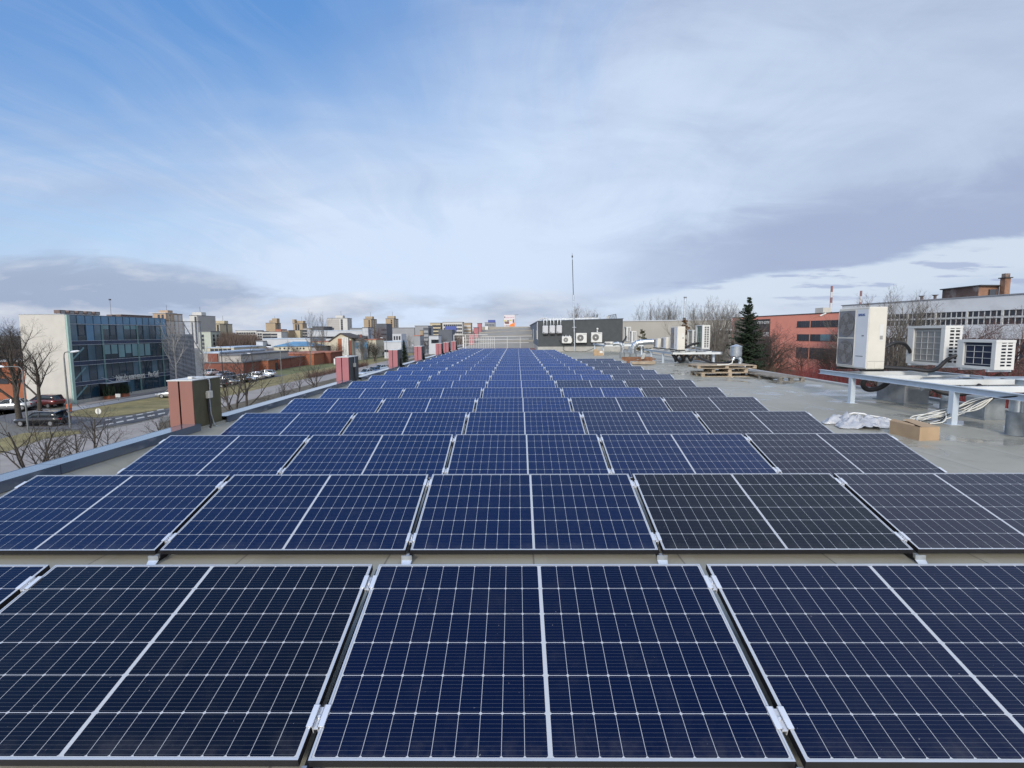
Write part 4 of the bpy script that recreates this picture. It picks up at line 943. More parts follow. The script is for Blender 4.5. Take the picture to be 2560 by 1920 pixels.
treekind('young2', 'bark', 23, 5.2, .80, .11, 8, 4, up=.8, trunk_frac=.28, stems=2, fine=.7)
treekind('big', 'bark', 37, 11.0, .75, .32, 11, 4, up=.7, trunk_frac=.28)
treekind('wide', 'bark_red', 41, 9.0, 1.0, .20, 12, 4, up=.25, trunk_frac=.30)
treekind('birch', 'bark_birch', 53, 11.0, .55, .16, 10, 4, up=.9, trunk_frac=.30)
treekind('slim', 'bark_grey', 61, 12.0, .42, .16, 10, 4, up=1.2, trunk_frac=.25)
treekind('crown', 'bark_grey', 71, 13.0, .60, .30, 11, 4, up=.9, trunk_frac=.22, stems=2)
treekind('dark', 'bark', 83, 10.0, .85, .25, 11, 4, up=.5, trunk_frac=.25, stems=3)
def at_px(px, x=None, y=None):       # ground spot under a bearing
    if x is not None: p = at_x(px, 840, x)
    else: p = at_y(px, 840, y)
    return p.x, p.y
def T_(key, px, ptop, dist_x, label, base=5.0, name='bare_tree', group=None, rz=0, y=None):
    x, y = at_px(px, x=dist_x, y=y); ztop = at_y(px, ptop, y).z
    return tree(key, name, label, x, y, (ztop-GZ)/base, rz, group=group)
G1 = 'young bare trees along the street'
T_('young2', 40, 1030, -27, 'bare young street tree low at the left picture edge', 5.0, group=G1)
T_('young', 96, 1080, -26, 'thin bare street tree second from the left edge, before the grass', 4.6, group=G1, rz=1)
T_('young', 165, 1062, -27, 'bare street tree low before the lamp post foot', 4.6, group=G1, rz=2)
T_('young', 210, 1020, -28, 'bare street tree crossing the round road sign', 4.7, group=G1, rz=3)
T_('young', 245, 1058, -28, 'thin bare sapling just right of the round road sign', 4.8, group=G1, rz=4.4)
T_('young2', 385, 1030, -27, 'small bare tree partly hidden behind the brick-pink pylon', 5.0, group=G1, rz=.4)
T_('young2', 573, 905, -27.5, 'bare spreading tree right of the brick-pink pylon, left of two', 5.0, group=G1, rz=2.2)
T_('young', 606, 880, -27.5, 'tall bare tree right of the brick-pink pylon, right of two', 4.7, group=G1, rz=5)
T_('young2', 700, 945, -29, 'bare tree at the foot of the curved lamp post', 5.0, group=G1, rz=1.2)
T_('young', 742, 930, -29.5, 'small bare tree between the lamp post and the red pylon', 4.7, group=G1, rz=2.5)
T_('young2', 785, 900, -30, 'bare bushy tree close to the left of the red pylon', 5.0, group=G1, rz=3.3)
T_('young', 664, 985, -26, 'low twiggy bush showing above the coping', 4.7, group=G1, rz=.7)
T_('big', 28, 815, -52, 'large dark bare tree with thick trunk, before the orange-brick wall', 11.0, rz=2.5)
T_('big', 82, 858, -57, 'bare wide-crowned tree in front of the white end wall', 11.0, rz=2)
T_('dark', 8, 812, -75, 'bare dark tree crowns at the far left picture edge', 10.0, rz=1)
T_('dark', 35, 818, -80, 'bare dark crown behind the large tree, left of white wall', 10.0, rz=3)
T_('birch', 433, 805, -57.5, 'white-barked birch in front of the slatted screen', 11.0, rz=1.0, name='birch_tree')
T_('birch', 512, 862, -56, 'white-barked birch at the right edge of the slatted screen', 11.0, rz=3.0, name='birch_tree')
T_('wide', 745, 868, -55, 'bare spreading tree before the cream wall with round vents', 9.0, rz=.7)
T_('slim', 772, 800, -60, 'tall slim bare tree left of the brick house', 12.0, rz=2.7)
T_('slim', 808, 802, -70, 'slim bare tree before the grey-white tower', 12.0, rz=.9)
T_('crown', 905, 845, -50, 'bare tree before the grey house wall', 13.0, rz=.2)
T_('dark', 935, 855, -47, 'dense bare tree left of the white two-storey house', 10.0, rz=2.2)
T_('wide', 947, 806, -58, 'reddish bare tree in front of the dark grey block', 9.0, rz=4.2)
T_('dark', 985, 840, -60, 'bare tree over the white two-storey house', 10.0, rz=5.2)
T_('crown', 1060, 855, -48, 'bare tree behind the fourth red pylon', 13.0, rz=1.2)
T_('wide', 880, 880, -44, 'low bare tree by the pavement, right of first red pylon', 9.0, rz=1.6)
for k in range(14):
    px = 1062+k*6.2; x, y = at_px(px, x=-41)
    tree('young', 'bare_tree', 'thin young tree in the far row along the pavement', x, y, 1.35+.15*math.sin(k*2), k, group='far row of young street trees')
for k, (px, ptop, x) in enumerate(((868, 892, -40), (892, 888, -40), (915, 886, -40.5), (938, 890, -41))):
    T_('young', px, ptop, x, ['young bare tree on the verge just right of first red pylon', 'second young bare tree on the verge right of first red pylon', 'third young bare tree on the verge right of first red pylon', 'fourth young bare tree on the verge, next to second red pylon'][k], 4.7, group=G1, rz=k)

# conifers
def conifer(seed, H, Rb, whorls, per, needle, z_from=.06):
    rd = random.Random(seed); T = MB().tube([(0,0,0),(0,0,H*.5),(0,0,H)], [H*.016, H*.009, .01], 7); C_ = MB()
    for i in range(whorls):
        u = i/(whorls-1); z0 = H*(z_from+(1-z_from)*u**.92)*.985; L = Rb*((1-u)**.85)*(1 if u > .12 else .8)+.10
        for j in range(max(4, int(per*(1-.5*u)))):
            z = min(z0+rd.uniform(-.6, .6)*H/whorls, H*.99); an = rd.random()*6.283; l = L*rd.uniform(.62, 1.12); dr = rd.uniform(-.05, .25)-.35*(1-u)
            d = Vector((math.cos(an), math.sin(an), dr+.25)).normalized(); sd = Vector((-math.sin(an), math.cos(an), 0))
            n = 5+int(l*3)
            for k in range(n):
                f_ = (k+.6)/n; c = Vector((0,0,z))+d*l*f_+Vector((0,0,-.28*l*f_*(1-u)*f_+.10*l*f_**3))
                wd = (.10+.24*l*(1-f_)*.9)*rd.uniform(.6, 1.2)
                for sg in (-1, 1):
                    tip = c+d*(.10+.10*l*.5)*rd.uniform(.6, 1.2)+sd*sg*wd+Vector((0,0,rd.uniform(-.16, .04)))
                    w_ = d*(.05+.02*l); hgt = Vector((0,0,.05+.03*l))
                    C_.add([c-w_-hgt, c+w_, tip], [(0,1,2)]); C_.add([c-w_*.5+hgt*.4, c+w_*1.2-hgt, tip-hgt*1.1], [(0,1,2)])
    return T, C_
T, C_ = conifer(5, 10, 2.6, 34, 15, 'needle'); TREE['spruce'] = (T.data('trunk_spruce', 'bark'), C_.data('crown_spruce', 'needle'))
T, C_ = conifer(8, 8, 1.9, 26, 9, 'needle', .1); TREE['pine'] = (T.data('trunk_pine', 'bark'), C_.data('crown_pine', 'needle_olive')); TREE['pine_b'] = (TREE['pine'][0], C_.data('crown_pine_b', 'needle_brown'))
x, y = at_px(1009, x=-36); tree('spruce', 'spruce_tree', 'dark conical spruce beside the second red pylon', x, y, (at_y(1009, 849, y).z-GZ)/10, 0)
# brown far woodland as one mass, and twig bushes
def twigs(polys, n, h0, h1, seed, zfun, thick=.03, lean=.35):
    rd = random.Random(seed); s = MB()
    for _ in range(n):
        x, y = polys(rd); z = zfun(x, y); h = rd.uniform(h0, h1)
        tip = Vector((x+rd.gauss(0, lean)*h*.5, y+rd.gauss(0, lean)*h*.5, z+h)); mid = Vector((x, y, z)).lerp(tip, .5)+Vector((rd.gauss(0, .08)*h, rd.gauss(0, .08)*h, 0))
        a = Vector((rd.uniform(-1, 1), rd.uniform(-1, 1), 0)).normalized()*thick*rd.uniform(.6, 1.3)
        b = Vector((x, y, z)); s.add([b-a, b+a, mid+a*.6, mid-a*.6, tip], [(0,1,2,3),(3,2,4)])
    return s
def wood_xy(rd):
    p = at_y(rd.uniform(548, 640), 840, rd.uniform(235, 300)); return p.x, p.y
def dome(x, y):
    return GZ+3.5*abs(mn.noise(Vector((x*.06, y*.06, 0))))
tag(twigs(wood_xy, 9000, 5, 9.0, 4, dome, .13, .28).build('bare_wood', 'twig_brown'), 'brown bare woodland before the distant apartment blocks', 'woodland', kind='stuff')
def hedge_xy(rd):
    p = at_z(rd.uniform(745, 850), 915, GZ); return -43.8+rd.uniform(-1.2, .8), rd.uniform(108, 150)
tag(twigs(hedge_xy, 1800, .6, 1.5, 6, lambda x, y: GZ, .03).build('brown_hedge', 'bark_red'), 'reddish-brown twiggy hedge along the pavement left of the first red pylon', 'hedge', kind='stuff')

# ------------------------------------------------------------------ cars
mk('tyre', (.012, .012, .012), .8); mk('rim', (.45, .46, .48), .3, .8); mk('car_glass', (.02, .028, .035), .05, var=.1)
mk('head_lamp', (.7, .72, .75), .1); mk('tail_lamp', (.35, .02, .02), .2)
for k, c in dict(car_black=(.012,.013,.016), car_white=(.68,.69,.70), car_silver=(.42,.44,.46), car_blue=(.08,.14,.26), car_red=(.12,.03,.03), car_grey=(.16,.17,.18), car_ice=(.50,.57,.64)).items(): mk(k, c, .22, .3, var=.03, coat=.6)
CARS = {}
def car(kind, paint, label, x, y, rz, group=None, L=4.5, roofh=1.46):
    """a car: lofted body, glazed cabin with roof, four wheels with rims, lamps; nose towards local +x"""
    key = (kind, paint)
    if key in CARS: return dup(CARS[key], (x, y, GZ+.03), rz, label, group)
    t = thing('parked_car', label, 'car', (x, y, GZ+.03), rz, group); W = .89
    def loft(rings, mi=0, s=None):
        s = s or MB(); n = len(rings[0]); V = [p for r in rings for p in r]
        Fs = [(i*n+j, i*n+(j+1) % n, (i+1)*n+(j+1) % n, (i+1)*n+j) for i in range(len(rings)-1) for j in range(n)]
        s.add(V, Fs, 0, True); s.add(rings[0], [tuple(range(n))[::-1]]); s.add(rings[-1], [tuple(range(n))]); return s
    wag = kind in ('wagon', 'suv')
    h = .12 if kind == 'suv' else 0
    st = [(-L/2, .80, .42, .78), (-L/2+.12, .95, .32, .92), (-L/2+.8, 1.0, .28, .96), (-.5, 1.0, .24, .95), (.6, 1.0, .24, .92), (1.05, 1.0, .26, .86), (L/2-.5, .97, .28, .76), (L/2-.1, .88, .33, .66), (L/2, .76, .40, .58)]
    rings = [[(xx, -W*w_*.94, zb+h), (xx, -W*w_, (zb+zt)/2+h), (xx, -W*w_*.97, zt-.06+h), (xx, -W*w_*.86, zt+h), (xx, W*w_*.86, zt+h), (xx, W*w_*.97, zt-.06+h), (xx, W*w_, (zb+zt)/2+h), (xx, W*w_*.94, zb+h)] for xx, w_, zb, zt in st]
    loft(rings).build('body', paint, t, local=True)
    re_ = -L/2+.18 if wag else -L/2+.75; rr = -L/2+.45 if wag else -1.15
    cab = [(1.05, .84, .88, .86, .89), (.35, .86, .92, .72, roofh-.05), (-.3, .86, .93, .70, roofh), (rr, .86, .93, .68, roofh-.05), (re_, .82, .90, .74, .97)]
    rg = [[(xx, -W*wb, zb-.05+h), (xx, -W*wt, zt-.02+h), (xx, W*wt, zt-.02+h), (xx, W*wb, zb-.05+h)] for xx, wb, zb, wt, zt in cab]
    loft(rg).build('windows', 'car_glass', t, local=True)
    s = MB(); V = []
    for xx, wb, zb, wt, zt in cab[1:4]: V += [(xx, -W*wt*1.02, zt-.03+h), (xx, -W*wt*.95, zt+.012+h), (xx, W*wt*.95, zt+.012+h), (xx, W*wt*1.02, zt-.03+h)]
    s.add(V, [(i*4+j, i*4+j+1, i*4+j+5, i*4+j+4) for i in range(2) for j in range(3)], 0, True)
    for sg in (-1, 1):
        for (a, b_) in ((0, 1), (4, 3)): s.bar((cab[a][0], sg*W*cab[a][1]*.99, cab[a][2]+h), (cab[b_][0], sg*W*cab[b_][3]*1.02, cab[b_][4]-.02+h), .06, .05)
        s.bar((-.3, sg*W*.875, .93+h), (-.3, sg*W*.715, roofh-.02+h), .07, .03)
    s.build('roof', paint, t, local=True)
    for sx in (-L/2+.85, L/2-.85):
        for sg in (-1, 1):
            wh = MB().cyl((sx, sg*W*.78, .31), (sx, sg*W*1.005, .31), .315, n=18).build('wheel', 'tyre', t, local=True)
            MB().disc((sx, sg*W*1.01, .31), .20, 16, (0, sg, 0)).build('rim', 'rim', wh, local=True)
    for sg in (-1, 1):
        MB().box(L/2-.14, L/2-.02, sg*W*.46, sg*W*.76, .55+h, .68+h).build('headlight', 'head_lamp', t, local=True)
        MB().box(-L/2-.01, -L/2+.10, sg*W*.52, sg*W*.82, .68+h, .84+h).build('taillight', 'tail_lamp', t, local=True)
    if kind == 'wagon':
        for sg in (-1, 1): MB().tube([(.4, sg*W*.68, roofh+.02), (-.4, sg*W*.68, roofh+.06), (rr, sg*W*.66, roofh+.01)], .022, 6).build('roof_rail', 'rim', t, local=True)
    CARS[key] = t
    return t
p = at_z(95, 1066, GZ); car('wagon', 'car_black', 'black estate car with silver roof rails and open tailgate, by the lamp post', p.x, p.y+.6, R(180), L=4.8)
x0, y0 = p.x, p.y+.6
hatch = MB().hexa([(x0+1.9,y0-.7,GZ+1.38),(x0+2.55,y0-.7,GZ+1.62),(x0+2.55,y0+.7,GZ+1.62),(x0+1.9,y0+.7,GZ+1.38),(x0+1.9,y0-.7,GZ+1.46),(x0+2.6,y0-.7,GZ+1.70),(x0+2.6,y0+.7,GZ+1.70),(x0+1.9,y0+.7,GZ+1.46)]).build('tailgate', 'car_blue', CARS[('wagon','car_black')])
p = at_z(103, 1020, GZ); car('suv', 'car_red', 'dark red-black off-road car parked beside the white end wall', p.x, p.y+.6, R(172), L=4.6, roofh=1.55)
p = at_z(14, 1028, GZ); car('sedan', 'car_silver', 'silver car at the left picture edge before the orange-brick wall', p.x, p.y+.8, R(200))
p = at_z(40, 1026, GZ); car('wagon', 'car_silver', 'silver estate car behind the large tree trunk', p.x+.4, p.y+3.2, R(190))
p = at_z(410, 995, GZ); car('sedan', 'car_silver', 'silver saloon car in front of the glass building, beside the pink pylon', p.x+1.2, p.y+.6, R(195))
GC = 'cars parked in a row before the brick garages'
for k, (px, py, kind, paint, lab) in enumerate(((683, 943, 'suv', 'car_ice', 'pale icy car, rightmost in the row before brick garages'), (668, 946, 'sedan', 'car_white', 'white car, second from the right in the row before brick garages'), (652, 949.5, 'wagon', 'car_white', 'white estate car, third from the right before brick garages'), (636, 953, 'sedan', 'car_ice', 'pale grey-blue car, fourth from the right before brick garages'), (617, 957, 'sedan', 'car_black', 'black car, fifth from the right before brick garages'), (590, 963, 'suv', 'car_grey', 'dark grey car behind the bare trees before brick garages'), (562, 969, 'wagon', 'car_black', 'black estate car nearest the pink pylon in the garage row'))):
    p = at_z(px, py, GZ); car(kind, paint, lab, p.x-1.8, p.y, R(8 if k % 2 else 186), GC)
for k, (px, py, paint, lab) in enumerate(((563, 944, 'car_white', 'white car farther back by the grey block wall'), (530, 938, 'car_white', 'white car between the screen and the grey block wall'), (576, 948, 'car_grey', 'grey car farther back behind the bare trees'))):
    p = at_z(px, py, GZ); car('sedan', paint, lab, p.x, p.y, R(90), 'cars parked by the grey block wall')
for k, (px, py, paint, lab) in enumerate(((916, 935, 'car_ice', 'pale blue car just above the coping, leftmost of three'), (935, 929, 'car_blue', 'blue car just above the coping, middle of three'), (951, 923, 'car_ice', 'pale blue car just above the coping, rightmost of three'))):
    p = at_z(px, py+4, GZ); car('sedan', paint, lab, p.x, p.y, R(250), 'cars on the street beyond the parapet')
for k, (px, py, paint, lab) in enumerate(((1010, 888, 'car_white', 'white car far down the street by the spruce'), (968, 893, 'car_white', 'white van-like car by the second red pylon'), (950, 890, 'car_grey', 'grey car parked before the white two-storey house'))):
    p = at_z(px, py, GZ); car('suv', paint, lab, p.x, p.y, R(100+30*k), 'cars far down the street')

# ------------------------------------------------------------------ lamps, signs, bin
mk('pole_grey', (.17, .18, .18), .5, .3); mk('pole_dark', (.05, .05, .05), .6); mk('lamp_head', (.55, .57, .60), .4)
mk('orange_plastic', (.55, .12, .04), .5)
def street_lamp(px, x, ptop, arm_px, arm_py, label, r=.07, m_='pole_grey'):
    p = at_x(px, 840, x); y = p.y; zt = at_y(px, ptop, y).z; e = at_y(arm_px, arm_py, y)
    t = thing('street_lamp', label, 'street lamp', (x, y, GZ), 0, 'street lamps'); dx_ = e.x-x; b = at_y(px, ptop, y).x
    MB().tube([(x, y, GZ), (x, y, GZ+(zt-GZ)*.5), (x, y, zt-.5)], [r*1.2, r, r*.8], 8).build('pole', m_, t)
    pts = [(x, y, zt-.5), (x+dx_*.03, y, zt-.2), (x+dx_*.15, y, zt+.02), (x+dx_*.4, y, (zt+e.z)/2+.05), (e.x, y, e.z)]
    MB().tube(pts, r*.6, 8).build('arm', m_, t)
    h = Vector((1 if dx_ > 0 else -1, 0, .12)); c = Vector((e.x, y, e.z))
    MB().tube([c-h*.1, c+h*.15, c+h*.6, c+h*.85], [.05, .12, .11, .03], 8).build('lamp_head', 'lamp_head', t)
    return t
street_lamp(155, -45.5, 882, 178, 880, 'dark curved street lamp before the white end wall', .08)
street_lamp(47, -47, 918, 8, 917, 'grey curved street lamp arching at the left picture edge', .07)
street_lamp(699, -36.8, 870, 679, 868, 'grey curved street lamp before the brick garages')
street_lamp(551, -62, 868, 549, 868, 'straight dark lamp post between birch and grey block wall', .08, 'pole_dark')
street_lamp(627, -62, 884, 626, 884, 'short dark lamp post behind the garage roofs', .08, 'pole_dark')
street_lamp(966, -40, 846, 957, 845, 'far street lamp above the second red pylon')
for k, px in enumerate((1032, 1089)):
    x, y = at_px(px, x=-42); zt = at_y(px, 866, y).z
    t = thing('street_lamp', ['white globe-topped lamp post right of the spruce', 'white-topped lamp post left of the far pylon trio'][k], 'street lamp', (x, y, GZ), 0, 'street lamps')
    MB().tube([(x,y,GZ),(x,y,zt)], .06, 6).build('pole', 'pole_dark', t); MB().tube([(x,y,zt),(x,y,zt+.5),(x,y,zt+.9)], [.3,.35,.05], 8).build('lamp_head', 'lamp_head', t)
p = at_z(250, 1070, GZ); zc = at_y(245.5, 1028, p.y).z
t = thing('road_sign', 'back of a round road sign on a grey pole by the crossing', 'road sign', (p.x, p.y, GZ))
MB().tube([(p.x,p.y,GZ),(p.x,p.y,zc+.25)], .035, 8).build('pole', 'pole_grey', t)
MB().cyl((p.x,p.y-.03,zc), (p.x,p.y-.06,zc), .30, n=24).build('sign_plate', 'cable_white', t); MB().box(p.x-.05, p.x+.05, p.y-.075, p.y-.061, zc-.28, zc+.28).build('bracket', 'grey_print', t)
p = at_z(174, 1032, GZ); t = thing('litter_bin', 'small orange litter bin at the corner of the glass building', 'litter bin', (p.x, p.y, GZ))
MB().tube([(p.x,p.y,GZ+.15),(p.x,p.y,GZ+1.0)], [.22,.28], 10).build('bin_body', 'orange_plastic', t); MB().box(p.x-.2, p.x+.2, p.y-.2, p.y+.2, GZ, GZ+.15).build('foot', 'concrete', t)
MB().tube([(p.x,p.y,GZ+1.0),(p.x,p.y,GZ+1.12)], [.30,.16], 10).build('lid', 'orange_plastic', t)
p = at_z(296, 1002, GZ); t = thing('info_sign', 'small white sign board on the grass before the glass building', 'sign', (p.x, p.y, GZ))
MB().box(p.x-.35, p.x+.35, p.y-.03, p.y, GZ+.5, GZ+1.0).build('board', 'white_paint', t); MB().box(p.x-.04, p.x+.04, p.y, p.y+.04, GZ, GZ+.5).build('leg', 'pole_grey', t)

# ------------------------------------------------------------------ glass office building on the left
mk('render_cream', (.50, .48, .435), .85, var=.05, scale=.6, dirt=((.44, .41, .35), .25))
mk('glass_teal', (.045, .105, .155), .07, var=.3, scale=.3, spec=.9); mk('glass_night', (.012, .032, .052), .06, var=.4, scale=.4, spec=.9)
mk('glass_sky', (.07, .18, .30), .10, var=.15, scale=.3, spec=.7); mk('blind_teal', (.13, .24, .27), .3, var=.12, scale=.4)
mk('spandrel_blue', (.022, .04, .085), .15, var=.15, scale=.3); mk('edge_green', (.30, .44, .40), .3, var=.06); mk('mullion', (.03, .06, .09), .4, .3)
mk('trim_pale', (.36, .40, .46), .4, .2); mk('planter_red', (.30, .10, .05), .8)
FX, FY0, FY1, FT = -60.35, 68.8, 88.7, 4.28
ob = thing('office_building', 'four-storey office with blue glass facade and cream windowless end wall', 'building', (FX-3, 79, GZ))
MB().box(FX-5.9, FX-.25, FY0+.25, FY1, GZ, FT-.02).build('core', 'black', ob)
MB().box(FX-6.1, FX+.06, FY0-.05, FY0+.24, GZ, FT).build('end_wall', 'render_cream', ob)
MB().box(FX-6.15, FX+.10, FY0-.09, FY0+.4, FT, FT+.07).build('roof_trim', 'trim_pale', ob)
MB().box(FX+.062, FX+.30, FY0-.02, FY0+.42, GZ, FT-.05).build('corner_fin', 'edge_green', ob)
MB().box(FX-5.9, FX-.2, FY0+.4, FY1, FT-.02, FT+.03).build('roof', 'concrete', ob)
NB = 14; u0 = FY0+.42; du = (FY1-u0)/NB
lev = [(-7.35, -5.42, 'g'), (-5.42, -4.92, 's'), (-4.92, -2.66, 'f1'), (-2.66, -2.08, 's'), (-2.08, .18, 'f2'), (.18, .72, 's'), (.72, 3.02, 'f3'), (3.06, 4.24, 'top')]
MB().box(FX-.2, FX+.12, u0, FY1, GZ, -7.36).build('plinth', 'plinth', ob)
rb = random.Random(12)
def pane(j, z0, z1, m_, nm='window', inset=0.0):
    return MB().box(FX-.02-inset, FX+.02-inset, u0+j*du+.035, u0+(j+1)*du-.035, z0+.03, z1-.03).build(nm, m_, ob)
for z0, z1, kind in lev:
    if kind == 's':
        MB().box(FX-.01, FX+.045, u0, FY1, z0+.05, z1-.05).build('spandrel', 'spandrel_blue', ob)
        for z in (z0, z1): MB().box(FX-.01, FX+.11, u0, FY1, z-.028, z+.028).build('ledge', 'trim_pale', ob)
        continue
    for j in range(NB):
        if kind == 'top': m_ = 'glass_sky' if rb.random() < .9 else 'glass_teal'
        elif kind == 'f3': m_ = ['glass_teal','glass_night','glass_sky','glass_teal','blind_teal','glass_night','glass_teal','blind_teal','blind_teal','glass_night','glass_teal','glass_night','glass_teal','glass_sky'][j]
        elif kind == 'f2': m_ = ['glass_night','glass_night','glass_teal','glass_night','blind_teal','blind_teal','blind_teal','blind_teal','blind_teal','blind_teal','blind_teal','glass_night','glass_night','glass_teal'][j]
        else: m_ = 'glass_night' if rb.random() < .7 else 'glass_teal'
        if kind == 'g' and j in (3, 4, 5): m_ = 'black'
        if m_ == 'blind_teal':
            cut = z0+(z1-z0)*(rb.choice((.1, .12, .1, .35)) if kind == 'f2' else .72)
            pane(j, z0, z1, 'glass_night'); MB().box(FX+.021, FX+.03, u0+j*du+.12, u0+(j+1)*du-.12, cut, z1-.1).build('blind', 'blind_teal', ob)
        else:
            wd = pane(j, z0, z1, m_)
            if kind == 'f3' and j in (1, 5, 9, 12):
                s = MB(); a, b_ = u0+j*du+.1, u0+(j+1)*du-.1; c, d = z0+.75, z1-.12
                s.box(FX+.02, FX+.07, a, b_, c-.05, c+.04); s.box(FX+.02, FX+.07, a, b_, d-.04, d+.04); s.box(FX+.02, FX+.07, a, a+.07, c, d); s.box(FX+.02, FX+.07, b_-.07, b_, c, d); s.build('opening_frame', 'mullion', wd)
for j in range(NB+1): MB().box(FX-.01, FX+.06, u0+j*du-.032, u0+j*du+.032, -7.36, 4.24).build('mullion', 'mullion', ob)
MB().box(FX-.01, FX+.09, u0, FY1, 3.0, 3.07).build('ledge', 'trim_pale', ob)
for j in (4, 9, 13): MB().box(FX+.061, FX+.10, u0+j*du-.16, u0+j*du+.16, -7.3, 3.0).build('column_strip', mat('glass_column', (.10, .19, .19), .2, var=.1), ob)
# stairs seen in the first bays
for z in (-7.0, -4.5, -1.7): MB().bar((FX+.035, u0+.3, z), (FX+.035, u0+2.2, z+1.5), .02, .22).build('stair_flight', 'blind_teal', ob)
# entrance canopy, planters, letters
MB().box(FX+.1, FX+1.5, u0+3.1*du, u0+6.0*du, -5.50, -5.42).build('canopy', 'trim_pale', ob)
for q in (3.4, 4.8): MB().bar((FX+.1, u0+q*du, -4.6), (FX+1.4, u0+(q+.5)*du, -5.4), .05, .05).build('canopy_rod', 'trim_pale', ob)
for k, q in enumerate((3.55, 5.5)):
    y = u0+q*du; t = thing('planter', ['red planter with dark bush left of the office entrance', 'red planter with dark bush right of the office entrance'][k], 'planter', (FX+.9, y, GZ), 0, 'planters at the office entrance')
    MB().box(FX+.5, FX+1.3, y-.6, y+.6, GZ, GZ+.55).build('tub', 'planter_red', t)
    tw = twigs(lambda rd: (FX+.9+rd.gauss(0, .2), y+rd.gauss(0, .3)), 500, .7, 1.7, 20+k, lambda a, b: GZ+.5, .05); tw.build('bush', 'needle', t)
pa = at_x(289, 958, FX+.12); pb_ = at_x(362, 946, FX+.12); pc, pd_ = at_x(371, 944, FX+.12), at_x(396, 942, FX+.12)
text('ŽŪKLĖS REIKMENYS', .98, frame_m(Vector((FX+.16, pa.y, -5.42)), (0,1,0), (0,0,1)), 'white_paint', ob, 'sign_lettering', .04, bold=.004, width=pb_.y-pa.y)
text('Pas Gylį', 1.1, frame_m(Vector((FX+.16, pc.y, -5.30)), (0,1,0), (0,0,1)), 'white_paint', ob, 'sign_lettering', .04, shear=.15, bold=.006, width=pd_.y-pc.y)
# things on its roof
mk('plant_brown', (.14, .10, .09), .7)
for k in range(5):
    y = FY0+1.2+k*1.45; t = thing('roof_unit', ['dark ventilation unit, first of five on the glass building roof', 'dark ventilation unit, second of five on the glass building roof', 'dark ventilation unit, third of five on the glass building roof', 'dark ventilation unit, fourth of five on the glass building roof', 'dark ventilation unit, fifth of five on the glass building roof'][k], 'ventilation unit', (FX-1.6, y, FT), 0, 'ventilation units on the glass building')
    MB().box(FX-2.0, FX-1.2, y-.5, y+.45, FT+.15, FT+.62).build('case', 'plant_brown', t); MB().box(FX-1.9, FX-1.3, y-.4, y+.4, FT+.03, FT+.15).build('stand', 'galvanised', t); MB().box(FX-1.199, FX-1.18, y-.3, y+.3, FT+.2, FT+.5).build('grille', 'coil_grey', t)
p = at_x(278, 790, FX-1.5); q = at_y(274.5, 749, p.y)
t = thing('antenna_mast', 'thin antenna mast on the glass building roof', 'antenna', (p.x, p.y, FT)); MB().tube([(p.x,p.y,FT),(p.x,p.y,q.z)], .03, 6).build('pole', 'pole_grey', t); MB().tube([(p.x,p.y,q.z-.1),(p.x,p.y,q.z+.1)], .16, 8).build('sensor', 'pole_dark', t); MB().box(p.x-.4, p.x+.4, p.y-.4, p.y+.4, FT, FT+.3).build('base', 'plant_brown', t)
t = thing('roof_structure', 'long low brown plant box along the glass building roof', 'plant box', (FX-2, 84, FT)); MB().box(FX-2.2, FX-1.0, 80, 87, FT+.03, FT+.35).build('case', 'plant_brown', t); MB().box(FX-2.3, FX-.9, 79.9, 87.1, FT+.35, FT+.40).build('lid', 'render_cream', t)
# slatted screen
mk('slat', (.52, .53, .56), .45, .3); mk('lattice_dark', (.03, .035, .04), .6)
sc = thing('slatted_screen', 'tall screen of grey horizontal slats beside the glass building', 'slatted screen', (FX, 94, GZ))
SY0, SY1, SZ = FY1+.1, 98.6, 3.75
s = MB(); n = 46
for k in range(n): z = -7.0+(SZ+6.9)*k/(n-1); s.box(FX-.02, FX+.02, SY0, SY1, z-.042, z+.042)
s.build('slats', 'slat', sc)
for q in (0, .25, .5, .75, 1): MB().box(FX-.20, FX-.06, SY0+(SY1-SY0)*q-.08, SY0+(SY1-SY0)*q+.08, GZ, SZ).build('post', 'lattice_dark', sc)
MB().box(FX-.1, FX+.1, SY0, SY1, SZ+.06, SZ+.16).build('top_rail', 'pole_dark', sc)
for q in (0, .5): MB().bar((FX-.3, SY0+(SY1-SY0)*q, SZ), (FX-.3, SY0+(SY1-SY0)*(q+.5), -2), .1, .1).build('brace', 'lattice_dark', sc)
MB().box(FX-5.5, FX-1.2, SY0, SY1-.6, GZ, 1.5).build('stair_core', 'glass_night', sc)
# ------------------------------------------------------------------ generic far buildings
mk('win_dark', (.035, .04, .05), .15, var=.3, scale=.2); mk('tan', (.36, .28, .19), .9, var=.06, scale=.15); mk('tan_orange', (.38, .28, .20), .9, var=.06, scale=.15)
mk('block_grey', (.38, .36, .34), .9, var=.06, scale=.15); mk('block_white', (.52, .51, .49), .9, var=.05, scale=.15); mk('block_green', (.42, .45, .39), .9, var=.06, scale=.15)
mk('block_yellow', (.46, .40, .28), .9, var=.06, scale=.15); mk('hall_grey', (.27, .28, .30), .7, var=.08, scale=.1); mk('hall_white', (.46, .48, .51), .7, var=.08, scale=.1, dirt=((.36,.37,.38), .4))
mk('slate', (.085, .095, .115), .7, var=.1, scale=.2); mk('felt', (.14, .145, .16), .85, var=.15, scale=.3, dirt=((.2,.2,.2), .4)); mk('roof_blue', (.12, .25, .38), .5, var=.2, scale=.3)
mk('roof_tin', (.38, .45, .54), .5, var=.12, scale=.3); mk('roof_rust', (.36, .15, .10), .8, var=.2, scale=.4); mk('roof_brown', (.075, .065, .058), .8, var=.15, scale=.5)
